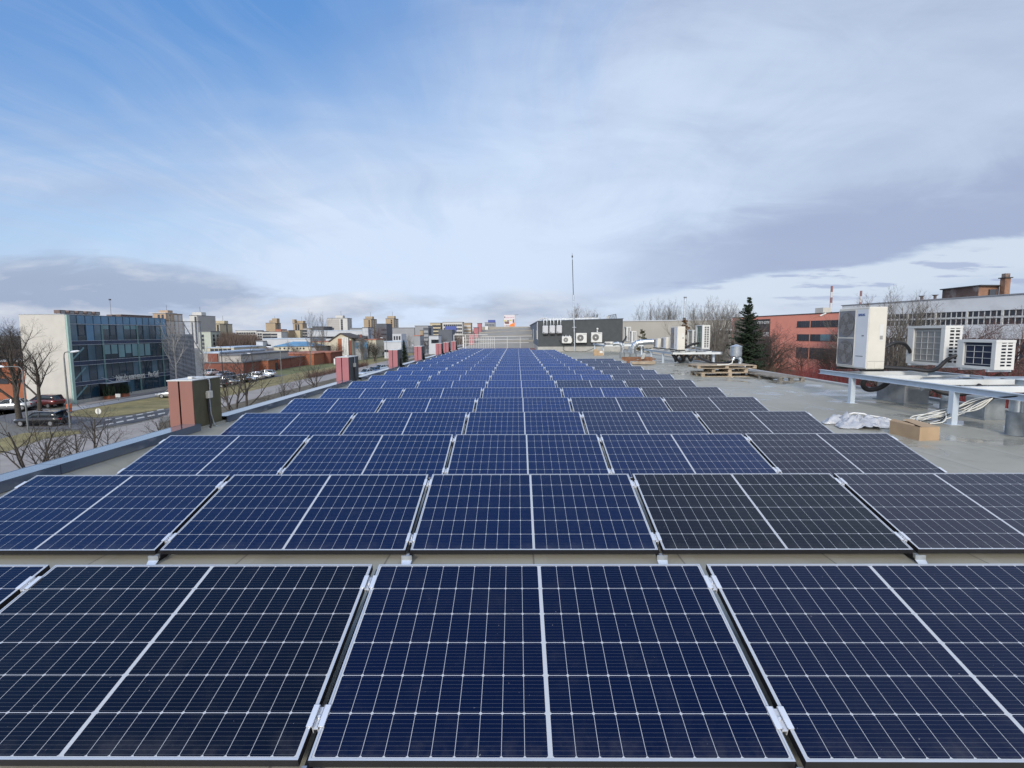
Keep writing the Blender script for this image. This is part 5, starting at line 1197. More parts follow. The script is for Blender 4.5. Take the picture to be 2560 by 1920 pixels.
mk('cream_wall', (.52, .48, .37), .9, var=.06, scale=.3, dirt=((.40,.37,.29), .4)); mk('balcony_white', (.55, .55, .54), .8); mk('blue_ad', (.05, .08, .30), .5)
def brick_mat(name, c1, c2, sc):
    M = bpy.data.materials.new(name); M.use_nodes = True; t, b = pb(M); tcn = t.nodes.new('ShaderNodeTexCoord')
    x, y, z = sep(t, tcn.outputs['Object']); br = t.nodes.new('ShaderNodeTexBrick'); t.links.new(comb(t, x+y, z, 0.0), br.inputs['Vector'])
    br.inputs['Scale'].default_value = sc; br.inputs['Mortar Size'].default_value = .012; br.inputs['Brick Width'].default_value = .5; br.inputs['Row Height'].default_value = .15
    br.inputs['Color1'].default_value = (*c1, 1); br.inputs['Color2'].default_value = (*c2, 1); br.inputs['Mortar'].default_value = (c1[0]*.7, c1[1]*.8, c1[2]*.9, 1)
    n = noise(t, tcn.outputs['Object'], .5, 6, .6); t.links.new(mixc(t, n.smooth(.35, .75)*.4, br.outputs['Color'], tuple(k*.6 for k in c1)), b.inputs['Base Color']); b.inputs['Roughness'].default_value = .9
    MT[name] = M
brick_mat('brick_red', (.235, .085, .058), (.20, .072, .05), 1.6); brick_mat('brick_orange', (.36, .125, .062), (.32, .11, .058), 1.6)
WM = {}
def winmesh(w_, h_, m_='win_dark', axis='y'):
    k = (round(w_, 2), round(h_, 2), m_, axis)
    if k not in WM:
        s = MB()
        if axis == 'y': s.box(-w_/2, w_/2, -.04, 0, -h_/2, h_/2)
        else: s.box(0, .04, -w_/2, w_/2, -h_/2, h_/2)
        WM[k] = s.data('window_mesh', m_)
    return WM[k]
def block(name, label, cat, x0, x1, y0, y1, z1, wall, roof=None, front=None, side=None, group=None, z0=GZ, cap=.35):
    """a building: walls, roof slab, every window its own part; front = windows on the face to the camera, side = on its right face"""
    t = thing(name, label, cat, ((x0+x1)/2, (y0+y1)/2, z0), 0, group)
    MB().box(x0, x1, y0, y1, z0, z1).build('wall', wall, t); MB().box(x0-.15, x1+.15, y0-.15, y1+.15, z1, z1+cap).build('roof', roof or 'felt', t)
    def grid(spec, axis, a0, a1):
        cols, rows, w_, h_, zlo, zhi, m_ = spec
        for r in range(rows):
            z = zlo+(zhi-zlo)*(r+.5)/rows
            for c in range(cols):
                u = a0+(a1-a0)*(c+.5)/cols
                o = inst(winmesh(w_, h_, m_, axis), 'window', (0,0,0), t); o.location = (Vector((u, y0-.01, z)) if axis == 'y' else Vector((x1+.01, u, z)))-t.location
    for sp_ in front or []: grid(sp_[:7], 'y', x0+(x1-x0)*sp_[7], x0+(x1-x0)*sp_[8])
    for sp_ in side or []: grid(sp_[:7], 'x', y0+(y1-y0)*sp_[7], y0+(y1-y0)*sp_[8])
    return t
def B(name, label, cat, px0, px1, ptop, y, depth, wall, **kw):
    a = at_y(px0, ptop, y); b_ = at_y(px1, ptop, y); cap = kw.get('cap', .35)
    return block(name, label, cat, a.x, b_.x, y, y+depth, a.z-cap, wall, **kw), a.x, b_.x, a.z-cap
GT = 'distant apartment towers'
def tower(label, px0, px1, ptop, y, depth, wall, fl, front=(), side=(), extra=None):
    a = at_y(px0, ptop, y); z1 = a.z-.35; zl = GZ+3
    f = [(c, fl, w_, 1.4, zl, z1-.6, m_, u, v) for c, w_, m_, u, v in front]; s_ = [(c, fl, w_, 1.4, zl, z1-.6, m_, u, v) for c, w_, m_, u, v in side]
    t, x0, x1, zz = B('apartment_tower', label, 'apartment tower', px0, px1, ptop, y, depth, wall, front=f, side=s_, group=GT)
    xm = (x0+x1)/2; MB().box(xm-3, xm+3, y+4, y+9, zz+.35, zz+2.4).build('lift_house', wall, t); MB().tube([(xm+1, y+6, zz+2.4), (xm+1, y+6, zz+6)], .09, 5).build('antenna', 'pole_dark', t)
    return t, x0, x1, zz
t, x0, x1, zz = tower('tan and orange tower rising behind the glass building', 382, 414, 783, 340, 17, 'tan_orange', 13, front=[(2, 1.5, 'win_dark', .3, .9)], side=[(2, 3.0, 'balcony_white', .45, .98), (1, 1.4, 'win_dark', .05, .4)])
MB().box(x0-3.2, x0+8, 340.5, 352, zz+.36, zz+.7).build('roof_canopy', 'balcony_white', t)
t, x0, x1, zz = tower('tall pale grey tower right of the slatted screen', 473, 492, 788, 330, 20, 'block_white', 13, front=[(1, 1.3, 'win_dark', .6, 1.0)], side=[(1, 2.6, 'balcony_white', .02, .25), (3, 1.5, 'win_dark', .3, .95)])
MB().box(x1+.05, x1+.3, 330.5, 349.8, GZ, zz).build('side_wall', 'block_grey', t)
t, *_ = tower('short yellow tower right of the pale grey tower', 535, 549, 809, 360, 16, 'block_yellow', 11, front=[(1, 1.4, 'win_dark', .4, .9)], side=[(1, 1.4, 'win_dark', .2, .9)])
t, x0, x1, zz = tower('tan tower with roof turret above the white flats', 664, 688, 807, 430, 10, 'tan', 11, side=[(1, 1.4, 'win_dark', .2, .8)])
MB().box(x1-3, x1+1, 431, 436, zz, zz+4).build('turret', 'tan', t)
t, x0, x1, zz = tower('tan tower between the yellow flats and the slate box', 732, 756, 808, 430, 9, 'tan', 11, front=[(2, 1.3, 'win_dark', .2, .7)])
MB().box(x0-.5, x0+1.3, 430.5, 435, zz, zz+3.5).build('turret', 'tan', t)
tower('wide grey-white tower with columns of balconies', 818, 868, 795, 400, 11, 'block_white', 11, front=[(2, 3.0, 'block_grey', .0, .22), (2, 3.4, 'block_grey', .30, .55), (1, 1.6, 'win_dark', .66, .78)], side=[(2, 2.5, 'block_grey', .1, .9)])
tower('tan tower, left one of the twin pair', 909, 928, 797, 430, 17, 'tan', 10, front=[(1, 1.2, 'win_dark', .5, .95)], side=[(2, 3.4, 'balcony_white', .1, .95)])
tower('tan tower, right one of the twin pair', 964, 984, 796, 430, 17, 'tan', 10, front=[(1, 1.2, 'win_dark', .5, .95)], side=[(2, 3.4, 'balcony_white', .1, .95)])
GF = 'distant low apartment blocks'
def low(label, px0, px1, ptop, y, depth, wall, front=(), side=(), roof=None, name='apartment_block', cat='apartment block', cap=.35, group=GF):
    z1 = at_y(px0, ptop, y).z-cap
    f = [(c, r, w_, h_, zlo if zlo is not None else GZ+2, z1-dz, m_, u, v) for c, r, w_, h_, zlo, dz, m_, u, v in front]
    s_ = [(c, r, w_, h_, zlo if zlo is not None else GZ+2, z1-dz, m_, u, v) for c, r, w_, h_, zlo, dz, m_, u, v in side]
    return B(name, label, cat, px0, px1, ptop, y, depth, wall, front=f, side=s_, roof=roof, cap=cap, group=group)
W_ = 'win_dark'
low('pale green block just right of the slatted screen', 496, 526, 828, 240, 8, 'block_green', [(1, 4, 1.5, 1.4, None, 1, W_, .1, .5)], [(2, 4, 1.4, 1.4, None, 1, W_, .1, .9)])
low('cream long block behind the brown woodland', 588, 641, 826, 420, 12, 'block_white', [(8, 4, 1.6, 1.5, None, 1, W_, .05, .95)])
low('narrow white block right of the cream long block', 642, 656, 828, 400, 10, 'block_white', [(2, 4, 1.4, 1.5, None, 1, W_, .1, .9)])
low('white flats with dark balconies below the turreted tan tower', 656, 703, 829, 360, 12, 'block_white', [(2, 4, 3.2, 1.5, None, .8, W_, .02, .42), (3, 4, 1.4, 1.3, None, .8, W_, .45, .78), (1, 4, 2.6, 1.5, None, .8, 'balcony_white', .8, 1.0)], roof='felt')
low('red-roofed strip above the white flats', 688, 702, 823, 385, 10, 'roof_rust', roof='roof_rust')
low('yellow windowless block right of the white flats', 704, 721, 826, 370, 10, 'tan', roof='felt')
low('cream-yellow wide block below the tan tower', 723, 750, 825, 380, 12, 'block_yellow', [(1, 4, 1.4, 1.4, None, .8, W_, .02, .15)])
low('grey-white flats with balconies left of the slate box', 757, 777, 820, 370, 12, 'block_grey', [(2, 5, 2.6, 1.5, None, .8, W_, .0, .6)])
low('dark slate box on the long white hall', 781, 809, 816, 300, 14, 'slate', roof='slate', name='industrial_building', cat='building')
low('small brown roof house beside the slate box', 811, 820, 819, 310, 10, 'hall_grey', roof='roof_brown', name='industrial_building', cat='building')
GI = 'industrial halls behind the street'
low('long white hall with a strip of small windows', 768, 906, 826, 255, 12, 'hall_white', [(26, 1, 1.3, 1.0, -1.2, 2.6, W_, .0, .75)], roof='roof_tin', name='industrial_hall', cat='industrial hall', group=GI)
low('white hall end with blue corner stripe', 906, 920, 818, 250, 10, 'hall_white', [(2, 2, 1.6, .9, -2.5, 3.5, W_, .1, .8)], [(1, 1, 3, 8.5, GZ+2, 0, 'roof_blue', .0, .5)], roof='felt', name='industrial_hall', cat='industrial hall', group=GI)
low('grey flat-roofed hall behind the white hall', 874, 909, 820, 285, 14, 'hall_grey', roof='felt', name='industrial_hall', cat='industrial hall', group=GI)
low('low white hall with pale roof behind the garages', 657, 778, 846, 215, 16, 'hall_white', [(2, 1, 2.0, 1.2, -4.2, 2.2, W_, .05, .13)], roof='roof_tin', name='industrial_hall', cat='industrial hall', group=GI)
low('small grey-white hall left of the low white hall', 640, 657, 852, 212, 8, 'hall_white', [(3, 1, 1.0, .7, -6.3, 3.0, W_, .3, .95)], roof='felt', name='industrial_hall', cat='industrial hall', group=GI)
low('dark slate tower block behind the bare reddish tree', 940, 966, 809, 300, 14, 'slate', [(2, 4, 1.8, 1.0, None, 2, W_, .5, .95)], roof='felt', name='industrial_hall', cat='industrial hall', group=GI)
low('wide grey hall right of the slate tower block', 980, 1036, 819, 330, 18, 'hall_grey', roof='felt', name='industrial_hall', cat='industrial hall', group=GI)
low('taller grey hall next to the tan strip', 1037, 1070, 814, 328, 20, 'hall_grey', roof='felt', name='industrial_hall', cat='industrial hall', group=GI)
low('tan strip tower beside the dark glazed tower', 1050, 1057.5, 825, 300, 8, 'tan', name='industrial_hall', cat='industrial hall', group=GI)
low('dark glazed tower part right of the tan strip', 1058, 1071, 819, 298, 10, 'slate', [(1, 4, 2.6, 1.3, None, .8, 'hall_grey', .1, .9)], name='industrial_hall', cat='industrial hall', group=GI)
low('cream five-storey block left of the blue advertisement', 1075, 1101, 807, 430, 14, 'block_yellow', [(5, 5, 1.7, 1.6, None, 1, W_, .25, .98)])
t, x0, x1, zz = low('white five-storey block with blue advertisement', 1106, 1156, 805, 430, 14, 'block_white', [(9, 5, 1.5, 1.6, None, 1, W_, .05, .98)])
MB().box(x0+2, x1-5, 429.6, 429.9, zz-7.5, zz-3.2).build('advertisement', 'blue_ad', t)
low('tan banded block right of the blue advertisement', 1157, 1177, 807, 450, 14, 'tan', [(3, 5, 2.6, 1.1, None, 1, 'balcony_white', .05, .95)])
low('dark low canopy building below the blue advertisement', 1096, 1130, 824, 300, 14, 'slate', roof='felt', name='industrial_hall', cat='industrial hall', group=GI)
low('small white building with dark window band by the far pylons', 1072, 1096, 838, 225, 8, 'hall_white', [(7, 1, .9, 1.6, -3.6, 1.0, W_, .30, .98)], roof='felt', name='industrial_hall', cat='industrial hall', group=GI)
low('brownish low house left of the small white building', 1035, 1050, 838, 240, 10, 'hall_grey', roof='roof_rust', name='low_house', cat='house', group='low houses')
t, x0, x1, zz = low('distant blue-grey tower above the raised roof', 1212, 1237, 806, 480, 16, 'hall_grey', [(6, 7, 1.0, 1.5, None, 1, 'slate', .04, .96)], name='office_tower', cat='tower', group=None)
MB().box(x0+3, x1, 480.5, 495, zz, zz+2.6).build('roof_cabin', 'blue_ad', t)
low('dark far block at the left end beyond trees', 560, 600, 832, 500, 12, 'slate')
mk('far_twig', (.17, .14, .125), .9, var=.25, scale=.05)
# fill of the distant town: pale blocks, bare trees among the halls, and the grey-brown tree line beyond
for px0, px1, pt, y, wl_, lab in ((600, 634, 833, 470, 'block_white', 'faint pale block behind the cream long block'), (692, 719, 831, 480, 'block_white', 'faint pale block behind the white flats'), (884, 908, 823, 470, 'block_grey', 'faint grey block left of the twin tan towers'), (946, 963, 822, 480, 'block_white', 'faint pale block between the twin tan towers'), (1004, 1034, 826, 490, 'block_white', 'faint pale block behind the wide grey hall'), (1180, 1204, 824, 500, 'block_grey', 'faint grey block right of the tan banded block'), (1046, 1074, 823, 470, 'block_white', 'faint pale block behind the dark glazed tower')):
    low(lab, px0, px1, pt, y, 12, wl_, [(6, 4, 1.5, 1.5, None, 1, W_, .06, .94)])
for k, (px, pt, x) in enumerate(((640, 868, -78), (668, 862, -82), (716, 858, -74), (733, 862, -70), (795, 838, -66), (838, 852, -62), (866, 842, -62), (893, 838, -58), (920, 846, -56), (973, 850, -52), (1024, 842, -50), (1042, 846, -47), (1085, 848, -47), (1112, 846, -45))):
    T_(('crown', 'wide', 'slim', 'crown')[k % 4], px, pt, x, 'bare tree standing among the halls and sheds beyond the street', (13.0, 9.0, 12.0, 13.0)[k % 4], group='bare trees among the halls and sheds', rz=k*1.3)
def line_xy(rd):
    p = at_y(rd.uniform(540, 1215), 840, rd.uniform(395, 460)); return p.x, p.y
tag(twigs(line_xy, 9000, 4.0, 9.0, 31, lambda x, y: GZ+2*abs(mn.noise(Vector((x*.02, y*.02, 5)))), .22, .25).build('far_tree_line', 'far_twig'), 'grey-brown line of bare trees among the distant blocks', 'woodland', kind='stuff')
# white two-storey house
t, x0, x1, zz = low('white two-storey house left of the spruce', 960, 1003, 853, 190, 10, 'hall_white', [(6, 1, 1.5, .9, -6.0, 2.3, W_, .05, .95)], roof='roof_tin', name='low_house', cat='house', group='low houses')
MB().box(x0+(x1-x0)*.48, x1, 190.5, 199, zz, zz+3.0).build('upper_storey', 'hall_white', t)
for k in range(3): MB().box(x0+(x1-x0)*(.55+.15*k), x0+(x1-x0)*(.64+.15*k), 190.4, 190.5, zz+.8, zz+2.2).build('window', W_, t)
# gabled brick house
hy = 178; a = at_y(826, 850, hy); ap = at_y(851, 835, hy); e = at_y(900, 842, hy+2); g0 = at_y(878, 846, hy)
t = thing('brick_house', 'gabled house with orange brick pier and tall white bay window', 'house', ((a.x+e.x)/2, hy+6, GZ))
zl = at_y(840, 848, hy).z; zr = ap.z
MB().prism([(a.x, GZ), (g0.x, GZ), (g0.x, zl), (ap.x, zr), (a.x, zl-.6)], hy, hy+10).build('wall', 'cream_wall', t)
s = MB(); s.hexa([(a.x-.6,hy-.5,zl-.9),(ap.x,hy-.5,zr+.05),(ap.x,hy+10,zr+.05),(a.x-.6,hy+10,zl-.9),(a.x-.6,hy-.5,zl-.6),(ap.x,hy-.5,zr+.4),(ap.x,hy+10,zr+.4),(a.x-.6,hy+10,zl-.6)])
s.hexa([(ap.x,hy-.5,zr+.05),(g0.x+.3,hy-.5,zl+.2),(e.x+.5,hy+10,zl-.2),(ap.x,hy+10,zr+.05),(ap.x,hy-.5,zr+.4),(g0.x+.3,hy-.5,zl+.5),(e.x+.5,hy+10,zl+.2),(ap.x,hy+10,zr+.4)])
s.hexa([(g0.x-.5,hy+1.8,zl+.0),(e.x+.4,hy+1.8,zl-.6),(e.x+.4,hy+10,zl+.4),(g0.x-.5,hy+10,zl+1.2),(g0.x-.5,hy+1.8,zl+.3),(e.x+.4,hy+1.8,zl-.3),(e.x+.4,hy+10,zl+.8),(g0.x-.5,hy+10,zl+1.6)])
s.build('roof', 'roof_brown', t)
MB().box(g0.x, e.x, hy+2.4, hy+10, GZ, zl-.5).build('wall', 'hall_grey', t)
p0, p1, p2 = at_y(847, 870, hy).x, at_y(857, 870, hy).x, at_y(873, 870, hy).x
MB().box(p0, p1, hy-.6, hy, GZ+1, zl+.2).build('brick_pier', 'brick_orange', t)
wn = MB().box(p1+.05, p2, hy-.9, hy-.02, GZ+1.6, zl+.6).build('bay_window', 'white_paint', t)
for k in range(1, 4): MB().box(p1+(p2-p1)*k/4-.05, p1+(p2-p1)*k/4+.05, hy-.95, hy-.9, GZ+1.6, zl+.6).build('glazing_bar', 'coil_grey', wn)
MB().box(p2+.05, g0.x, hy-.4, hy-.01, GZ, zl-.4).build('brick_pier', 'brick_red', t)
for k in range(3): MB().box(g0.x+.6+k*1.5, g0.x+1.7+k*1.5, hy+2.32, hy+2.4, GZ+4, zl-1.2).build('window', 'glass_sky', t)
MB().box(e.x-1.2, e.x-.6, hy+6, hy+6.6, zl, zl+1.6).build('chimney', 'brick_red', t)
low('pinkish gabled house behind the bare trees, right of brick house', 903, 940, 848, 200, 12, 'cream_wall', roof='roof_rust', name='low_house', cat='house', group='low houses')
low('reddish brick house left of the gabled house', 779, 826, 853, 195, 12, 'cream_wall', roof='roof_rust', name='low_house', cat='house', group='low houses')
# cream hall with blue hipped roof and round vents
hy = 172; a, b_ = at_y(684, 866, hy), at_y(778, 866, hy); zt = a.z; zr = at_y(690, 854, hy+6).z
t = thing('cream_hall', 'cream hall with blue hipped roof and round vent holes', 'hall', ((a.x+b_.x)/2, hy+6, GZ))
MB().box(a.x, b_.x, hy, hy+12, GZ, zt).build('wall', 'cream_wall', t)
MB().add([(a.x-.4,hy-.4,zt),(b_.x+.4,hy-.4,zt),(b_.x+.4,hy+12.4,zt),(a.x-.4,hy+12.4,zt),(a.x+4,hy+6,zr),(b_.x-4,hy+6,zr)], [(0,1,5,4),(1,2,5),(2,3,4,5),(3,0,4)]).build('roof', 'roof_blue', t)
for px in (700, 711, 722, 743, 751, 759): p = at_y(px, 871, hy-.05); MB().disc(p, .33, 12, (0,-1,0)).build('vent_hole', 'black', t)
# brick garages and walls along the car park (faces towards the street)
def facex(name, label, cat, px0, px1, ptop, x, depth, wall, roof='felt', group=None, bottom=GZ, extra=None):
    p, q = at_x(px0, ptop, x), at_x(px1, ptop, x); z1 = p.z
    t = thing(name, label, cat, (x-depth/2, (p.y+q.y)/2, GZ), 0, group)
    MB().box(x-depth, x, p.y, q.y, GZ, z1-.25).build('wall', wall, t); MB().box(x-depth-.2, x+.25, p.y-.2, q.y+.2, z1-.25, z1).build('roof', roof, t)
    return t, p.y, q.y, z1
GB = 'brick garages by the car park'
t, ya, yb, z1 = facex('brick_garage', 'long red brick garage behind the row of parked cars', 'garage', 605, 668, 905, -63.5, 9, 'brick_red', group=GB)
MB().box(-63.5, -63.2, ya, ya+.5, GZ, z1-.3).build('pier', 'brick_red', t)
t, ya2, yb2, z1 = facex('brick_garage', 'bright orange brick garage end with dark door beside it', 'garage', 670, 693, 899, -61.5, 10, 'brick_orange', group=GB)
MB().box(-61.5+.02, -61.45, yb2-1.2, yb2-.1, GZ, z1-1).build('door', 'black', t)
t, *_ = facex('brick_garage', 'red brick garage right of the curved lamp post', 'garage', 699, 726, 896, -62.5, 9, 'brick_red', group=GB)
t, *_ = facex('brick_garage', 'dark red brick garage behind the tree trunks', 'garage', 727, 778, 893, -62.8, 9, 'brick_red', group=GB)
t, ya3, yb3, z1 = facex('brick_wall_building', 'bright red brick building left of the gabled house', 'building', 784, 824, 883, -60.0, 12, 'brick_orange', roof='roof_rust', group=GB)
t, *_ = facex('brick_wall_building', 'reddish brick annex with small arched windows before the gabled house', 'building', 826, 856, 880, -58.0, 12, 'brick_red', roof='roof_rust', group=GB)
y = 119.0
low('grey block-wall building with tall blank end behind bare trees', 549, 602, 886, y, 25, 'block_grey', roof='felt', name='garage_block', cat='building', group=GB)
t, x0, x1, zz = low('grey block-wall building with a red brick strip', 509, 548, 880, y+1, 22, 'block_grey', roof='roof_tin', name='garage_block', cat='building', group=GB)
MB().box(x1-2.6, x1-.3, y+.7, y+.98, zz-4.5, zz).build('brick_strip', 'brick_red', t)
low('small dark red shed between the screen and the grey walls', 513, 535, 926, 117, 1.8, 'brick_red', roof='felt', name='shed', cat='shed', group=GB)
low('building with bright white flat roof behind the garages', 518, 585, 868, 190, 26, 'cream_wall', [(5, 1, 1.4, 1.0, -4.5, .7, W_, .1, .9)], roof='roof_tin', name='garage_block', cat='building', group=GB)
low('row of little red-roofed sheds behind the garages', 594, 628, 868, 205, 10, 'cream_wall', roof='roof_rust', name='shed', cat='shed', group=GB)
low('low shed with pale tin roof over the brick garage', 604, 656, 884, 150, 20, 'cream_wall', [(5, 1, 1.6, 1.4, -6.5, .6, W_, .1, .9)], roof='roof_tin', name='shed', cat='shed', group=GB)
low('wide grey-roofed shed between cream hall and garages', 640, 728, 884, 158, 14, 'cream_wall', [(4, 1, 1.2, 1.2, -6.5, .6, W_, .1, .4)], roof='felt', name='shed', cat='shed', group=GB)
low('low shed with red doors before the small grey-white hall', 612, 684, 873, 185, 12, 'hall_grey', [(3, 1, 1.6, 1.8, GZ+.4, 1.2, 'roof_rust', .35, .98)], roof='felt', name='shed', cat='shed', group=GB)
low('grey gabled shed before the brick house', 780, 802, 866, 172, 10, 'hall_grey', roof='roof_brown', name='shed', cat='shed', group=GB)
# orange brick building at the far left edge
a = at_y(-60, 905, 74); b_ = at_y(68, 905, 74)
t = thing('brick_building', 'orange-brick building with white railing at the left picture edge', 'building', ((a.x+b_.x)/2, 80, GZ))
MB().box(a.x-12, b_.x, 74, 86, GZ, a.z).build('wall', 'brick_orange', t); MB().box(a.x-12, b_.x+.2, 73.8, 86, a.z, a.z+.3).build('roof', 'hall_white', t)
MB().box(b_.x-5, b_.x-3, 73.9, 74, a.z-3.2, a.z-2.4).build('window', W_, t)
p = at_y(0, 872, 84); MB().box(a.x-12, b_.x-1, 80, 90, a.z+.3, p.z).build('upper_storey', 'plant_brown', t)
# billboard
by = 130; a, b_ = at_y(1259, 787, by), at_y(1287.5, 814, by)
t = thing('billboard', 'square advertising billboard with pink text and orange corner', 'billboard', ((a.x+b_.x)/2, by, GZ))
MB().box(a.x, b_.x, by, by+1.0, b_.z-.3, a.z).build('cabinet', 'hall_grey', t); w_ = b_.x-a.x; h_ = a.z-b_.z+.3; zb = b_.z-.3
f = MB().box(a.x+.05, b_.x-.05, by-.04, by-.001, zb+.05, a.z-.05).build('poster', mat('poster_white', (.60, .56, .58), .6, var=.03), t)
mk('ink_dark', (.05, .05, .07), .6); mk('ink_pink', (.45, .12, .20), .6); mk('ink_orange', (.75, .20, .03), .6); mk('ink_yellow', (.50, .45, .08), .6); mk('ink_brown', (.16, .085, .07), .6)
def ink(u0_, u1_, v0_, v1_, m_, nm='print_patch', lv=0): MB().box(a.x+w_*u0_, a.x+w_*u1_, by-.05-.006*lv, by-.041-.006*lv, zb+h_*v0_, zb+h_*v1_).build(nm, m_, f)
ink(.06, .15, .74, .86, 'ink_dark'); ink(.05, .24, .45, .56, 'ink_yellow'); ink(.54, .70, .48, .58, 'ink_yellow'); ink(.80, .93, .34, .62, 'ink_brown'); ink(.30, .50, .46, .54, 'ink_dark')
MB().add([(a.x+w_*x_, by-.045, zb+h_*z_) for x_, z_ in ((.06,.44),(.10,.28),(.18,.24),(.48,.24),(.48,.44))], [(4,3,2,1,0)]).build('print_patch', 'ink_brown', f)
MB().add([(a.x+w_*x_, by-.047, zb+h_*z_) for x_, z_ in ((.50,.03),(.97,.03),(.97,.36),(.80,.30),(.55,.18))], [(0,1,2,3,4)]).build('print_patch', 'ink_orange', f)
text('SVENTINĖS', .3, frame_m(Vector((a.x+w_*.2, by-.05, zb+h_*.74)), (1,0,0), (0,0,1)), 'ink_pink', f, 'print_lettering', .003, width=w_*.72)
text('1 BANT', .3, frame_m(Vector((a.x+w_*.08, by-.055, zb+h_*.06)), (1,0,0), (0,0,1)), 'ink_brown', f, 'print_lettering', .003, bold=.01, width=w_*.45)
MB().bar((b_.x, by+.5, a.z-.05), (b_.x+.8, by-.2, a.z+.02), .08, .06).build('lamp_arm', 'pole_dark', t); MB().box((a.x+b_.x)/2-.3, (a.x+b_.x)/2+.3, by+.2, by+.8, GZ, zb).build('column', 'pole_grey', t)

# ------------------------------------------------------------------ right-hand background
def at_line(px, py, A, Bp):           # where a line of sight meets the vertical plane through A and B
    d = ray(px, py); n = Vector((-(Bp[1]-A[1]), Bp[0]-A[0], 0)); k = ((A[0]-CAM.x)*n.x+(A[1]-CAM.y)*n.y)/(d.x*n.x+d.y*n.y); return CAM+d*k
class Wall:                           # a vertical wall plane A->B; u metres along it, outwards towards the camera
    def __init__(s, A, Bp):
        s.A = Vector((A[0], A[1], 0)); s.d = (Vector((Bp[0], Bp[1], 0))-s.A); s.L = s.d.length; s.d.normalize(); s.n = Vector((s.d.y, -s.d.x, 0))
        if s.n.dot(Vector((CX, 0, 0))-s.A) < 0: s.n = -s.n
        s.Bp = Bp; s.A2 = A
    def uz(s, px, py): p = at_line(px, py, s.A2, s.Bp); return (p-s.A).dot(s.d), p.z
    def box(s, mb, u0, u1, z0, z1, o0, o1):
        P = []
        for z in (z0, z1):
            for u, o in ((u0,o0),(u1,o0),(u1,o1),(u0,o1)): q = s.A+s.d*u+s.n*o; P.append((q.x, q.y, z))
        return mb.hexa(P)
mk('beige_wall', (.36, .345, .31), .85, var=.05, scale=.3, dirt=((.30, .285, .25), .4)); mk('concrete_old', (.20, .19, .175), .95, var=.2, scale=.4)
wl = Wall((15.6, 78), (29.9, 72)); t = thing('beige_hall', 'long plain beige hall behind the middle platform', 'hall', (23, 76, GZ))
zt = 3.12; MB_ = MB(); wl.box(MB_, -3, wl.L*.97, GZ, zt, -14, 0); MB_.build('wall', 'beige_wall', t)
s = MB(); wl.box(s, -3.1, wl.L*.97+.1, zt, zt+.14, -14, .1); s.build('roof_edge', 'hall_white', t)
u0_, z0_ = wl.uz(1782, 863); u1_, z1_ = wl.uz(1830, 836); s = MB(); wl.box(s, u0_, wl.L*.97, GZ, z1_, .01, .5); s.build('annex_wall', 'concrete_old', t)
u0_, z0_ = wl.uz(1804, 835); u1_, z1_ = wl.uz(1826, 826); s = MB(); wl.box(s, u0_, u1_, z0_, z1_, .01, .2); wn = s.build('window', W_, t); s = MB(); wl.box(s, u0_-.2, u1_+.2, z1_, z1_+.2, .01, .3); s.build('window_head', 'hall_white', wn)
# red building with fitness sign
mk('render_red', (.78, .29, .205), .85, var=.05, scale=.3, dirt=((.60, .22, .16), .3)); mk('panel_dark', (.045, .044, .042), .7, var=.1, scale=.3)
wr = Wall((62.95, 152), (68.56, 112)); t = thing('red_building', 'coral-red three-storey building with long dark window bands', 'building', (72, 130, GZ))
zt = 5.38; s = MB(); wr.box(s, -.5, 60, GZ, zt, -18, 0); s.build('wall', 'render_red', t); s = MB(); wr.box(s, -.6, 60, zt, zt+.18, -18, .1); s.build('roof_edge', 'panel_dark', t)
ua, za = wr.uz(1838, 801); ub, zb_ = wr.uz(1926, 801); s = MB(); wr.box(s, .9, ub, GZ, za, .01, .06); s.build('dark_panel', 'panel_dark', t)
for pa_, pt, pb2, lab in ((1993, 803, 817.5, 'f'), (1993, 835.5, 850.5, 'f'), (1991, 868, 893, 'g')):
    u0_, z1_ = wr.uz(pa_, pt); _, z0_ = wr.uz(pa_, pb2)
    n_ = 18
    for k in range(n_):
        s = MB(); wr.box(s, u0_+k*1.55+.04, u0_+(k+1)*1.55-.04, z0_, z1_, .01, .05); s.build('window', 'blind_teal' if (lab == 'f' and pt > 820 and k in (5, 6)) else W_, t)
    s = MB(); wr.box(s, u0_-.1, u0_+n_*1.55, z0_-.12, z0_, .01, .10); s.build('sill', 'panel_dark', t)
u0_, z_ = wr.uz(1895, 805); q = wr.A+wr.d*u0_+wr.n*.12; u1_, _ = wr.uz(1924, 805)
text('CITY GYM', 1.0, frame_m(Vector((q.x, q.y, z_-.55)), wr.d, (0,0,1)), 'white_paint', t, 'sign_lettering', .04, bold=.02, width=u1_-u0_)
u0_, z_ = wr.uz(1908, 836); u1_, _ = wr.uz(1923, 836); s = MB(); wr.box(s, u0_, u1_, z_-.5, z_+.6, .07, .12); s.build('banner', 'white_paint', t)
p = wr.uz(2008, 785); s = MB(); wr.box(s, p[0], p[0]+2.6, zt+.18, zt+1.5, -5, -3); s.build('roof_box', 'render_cream', t)
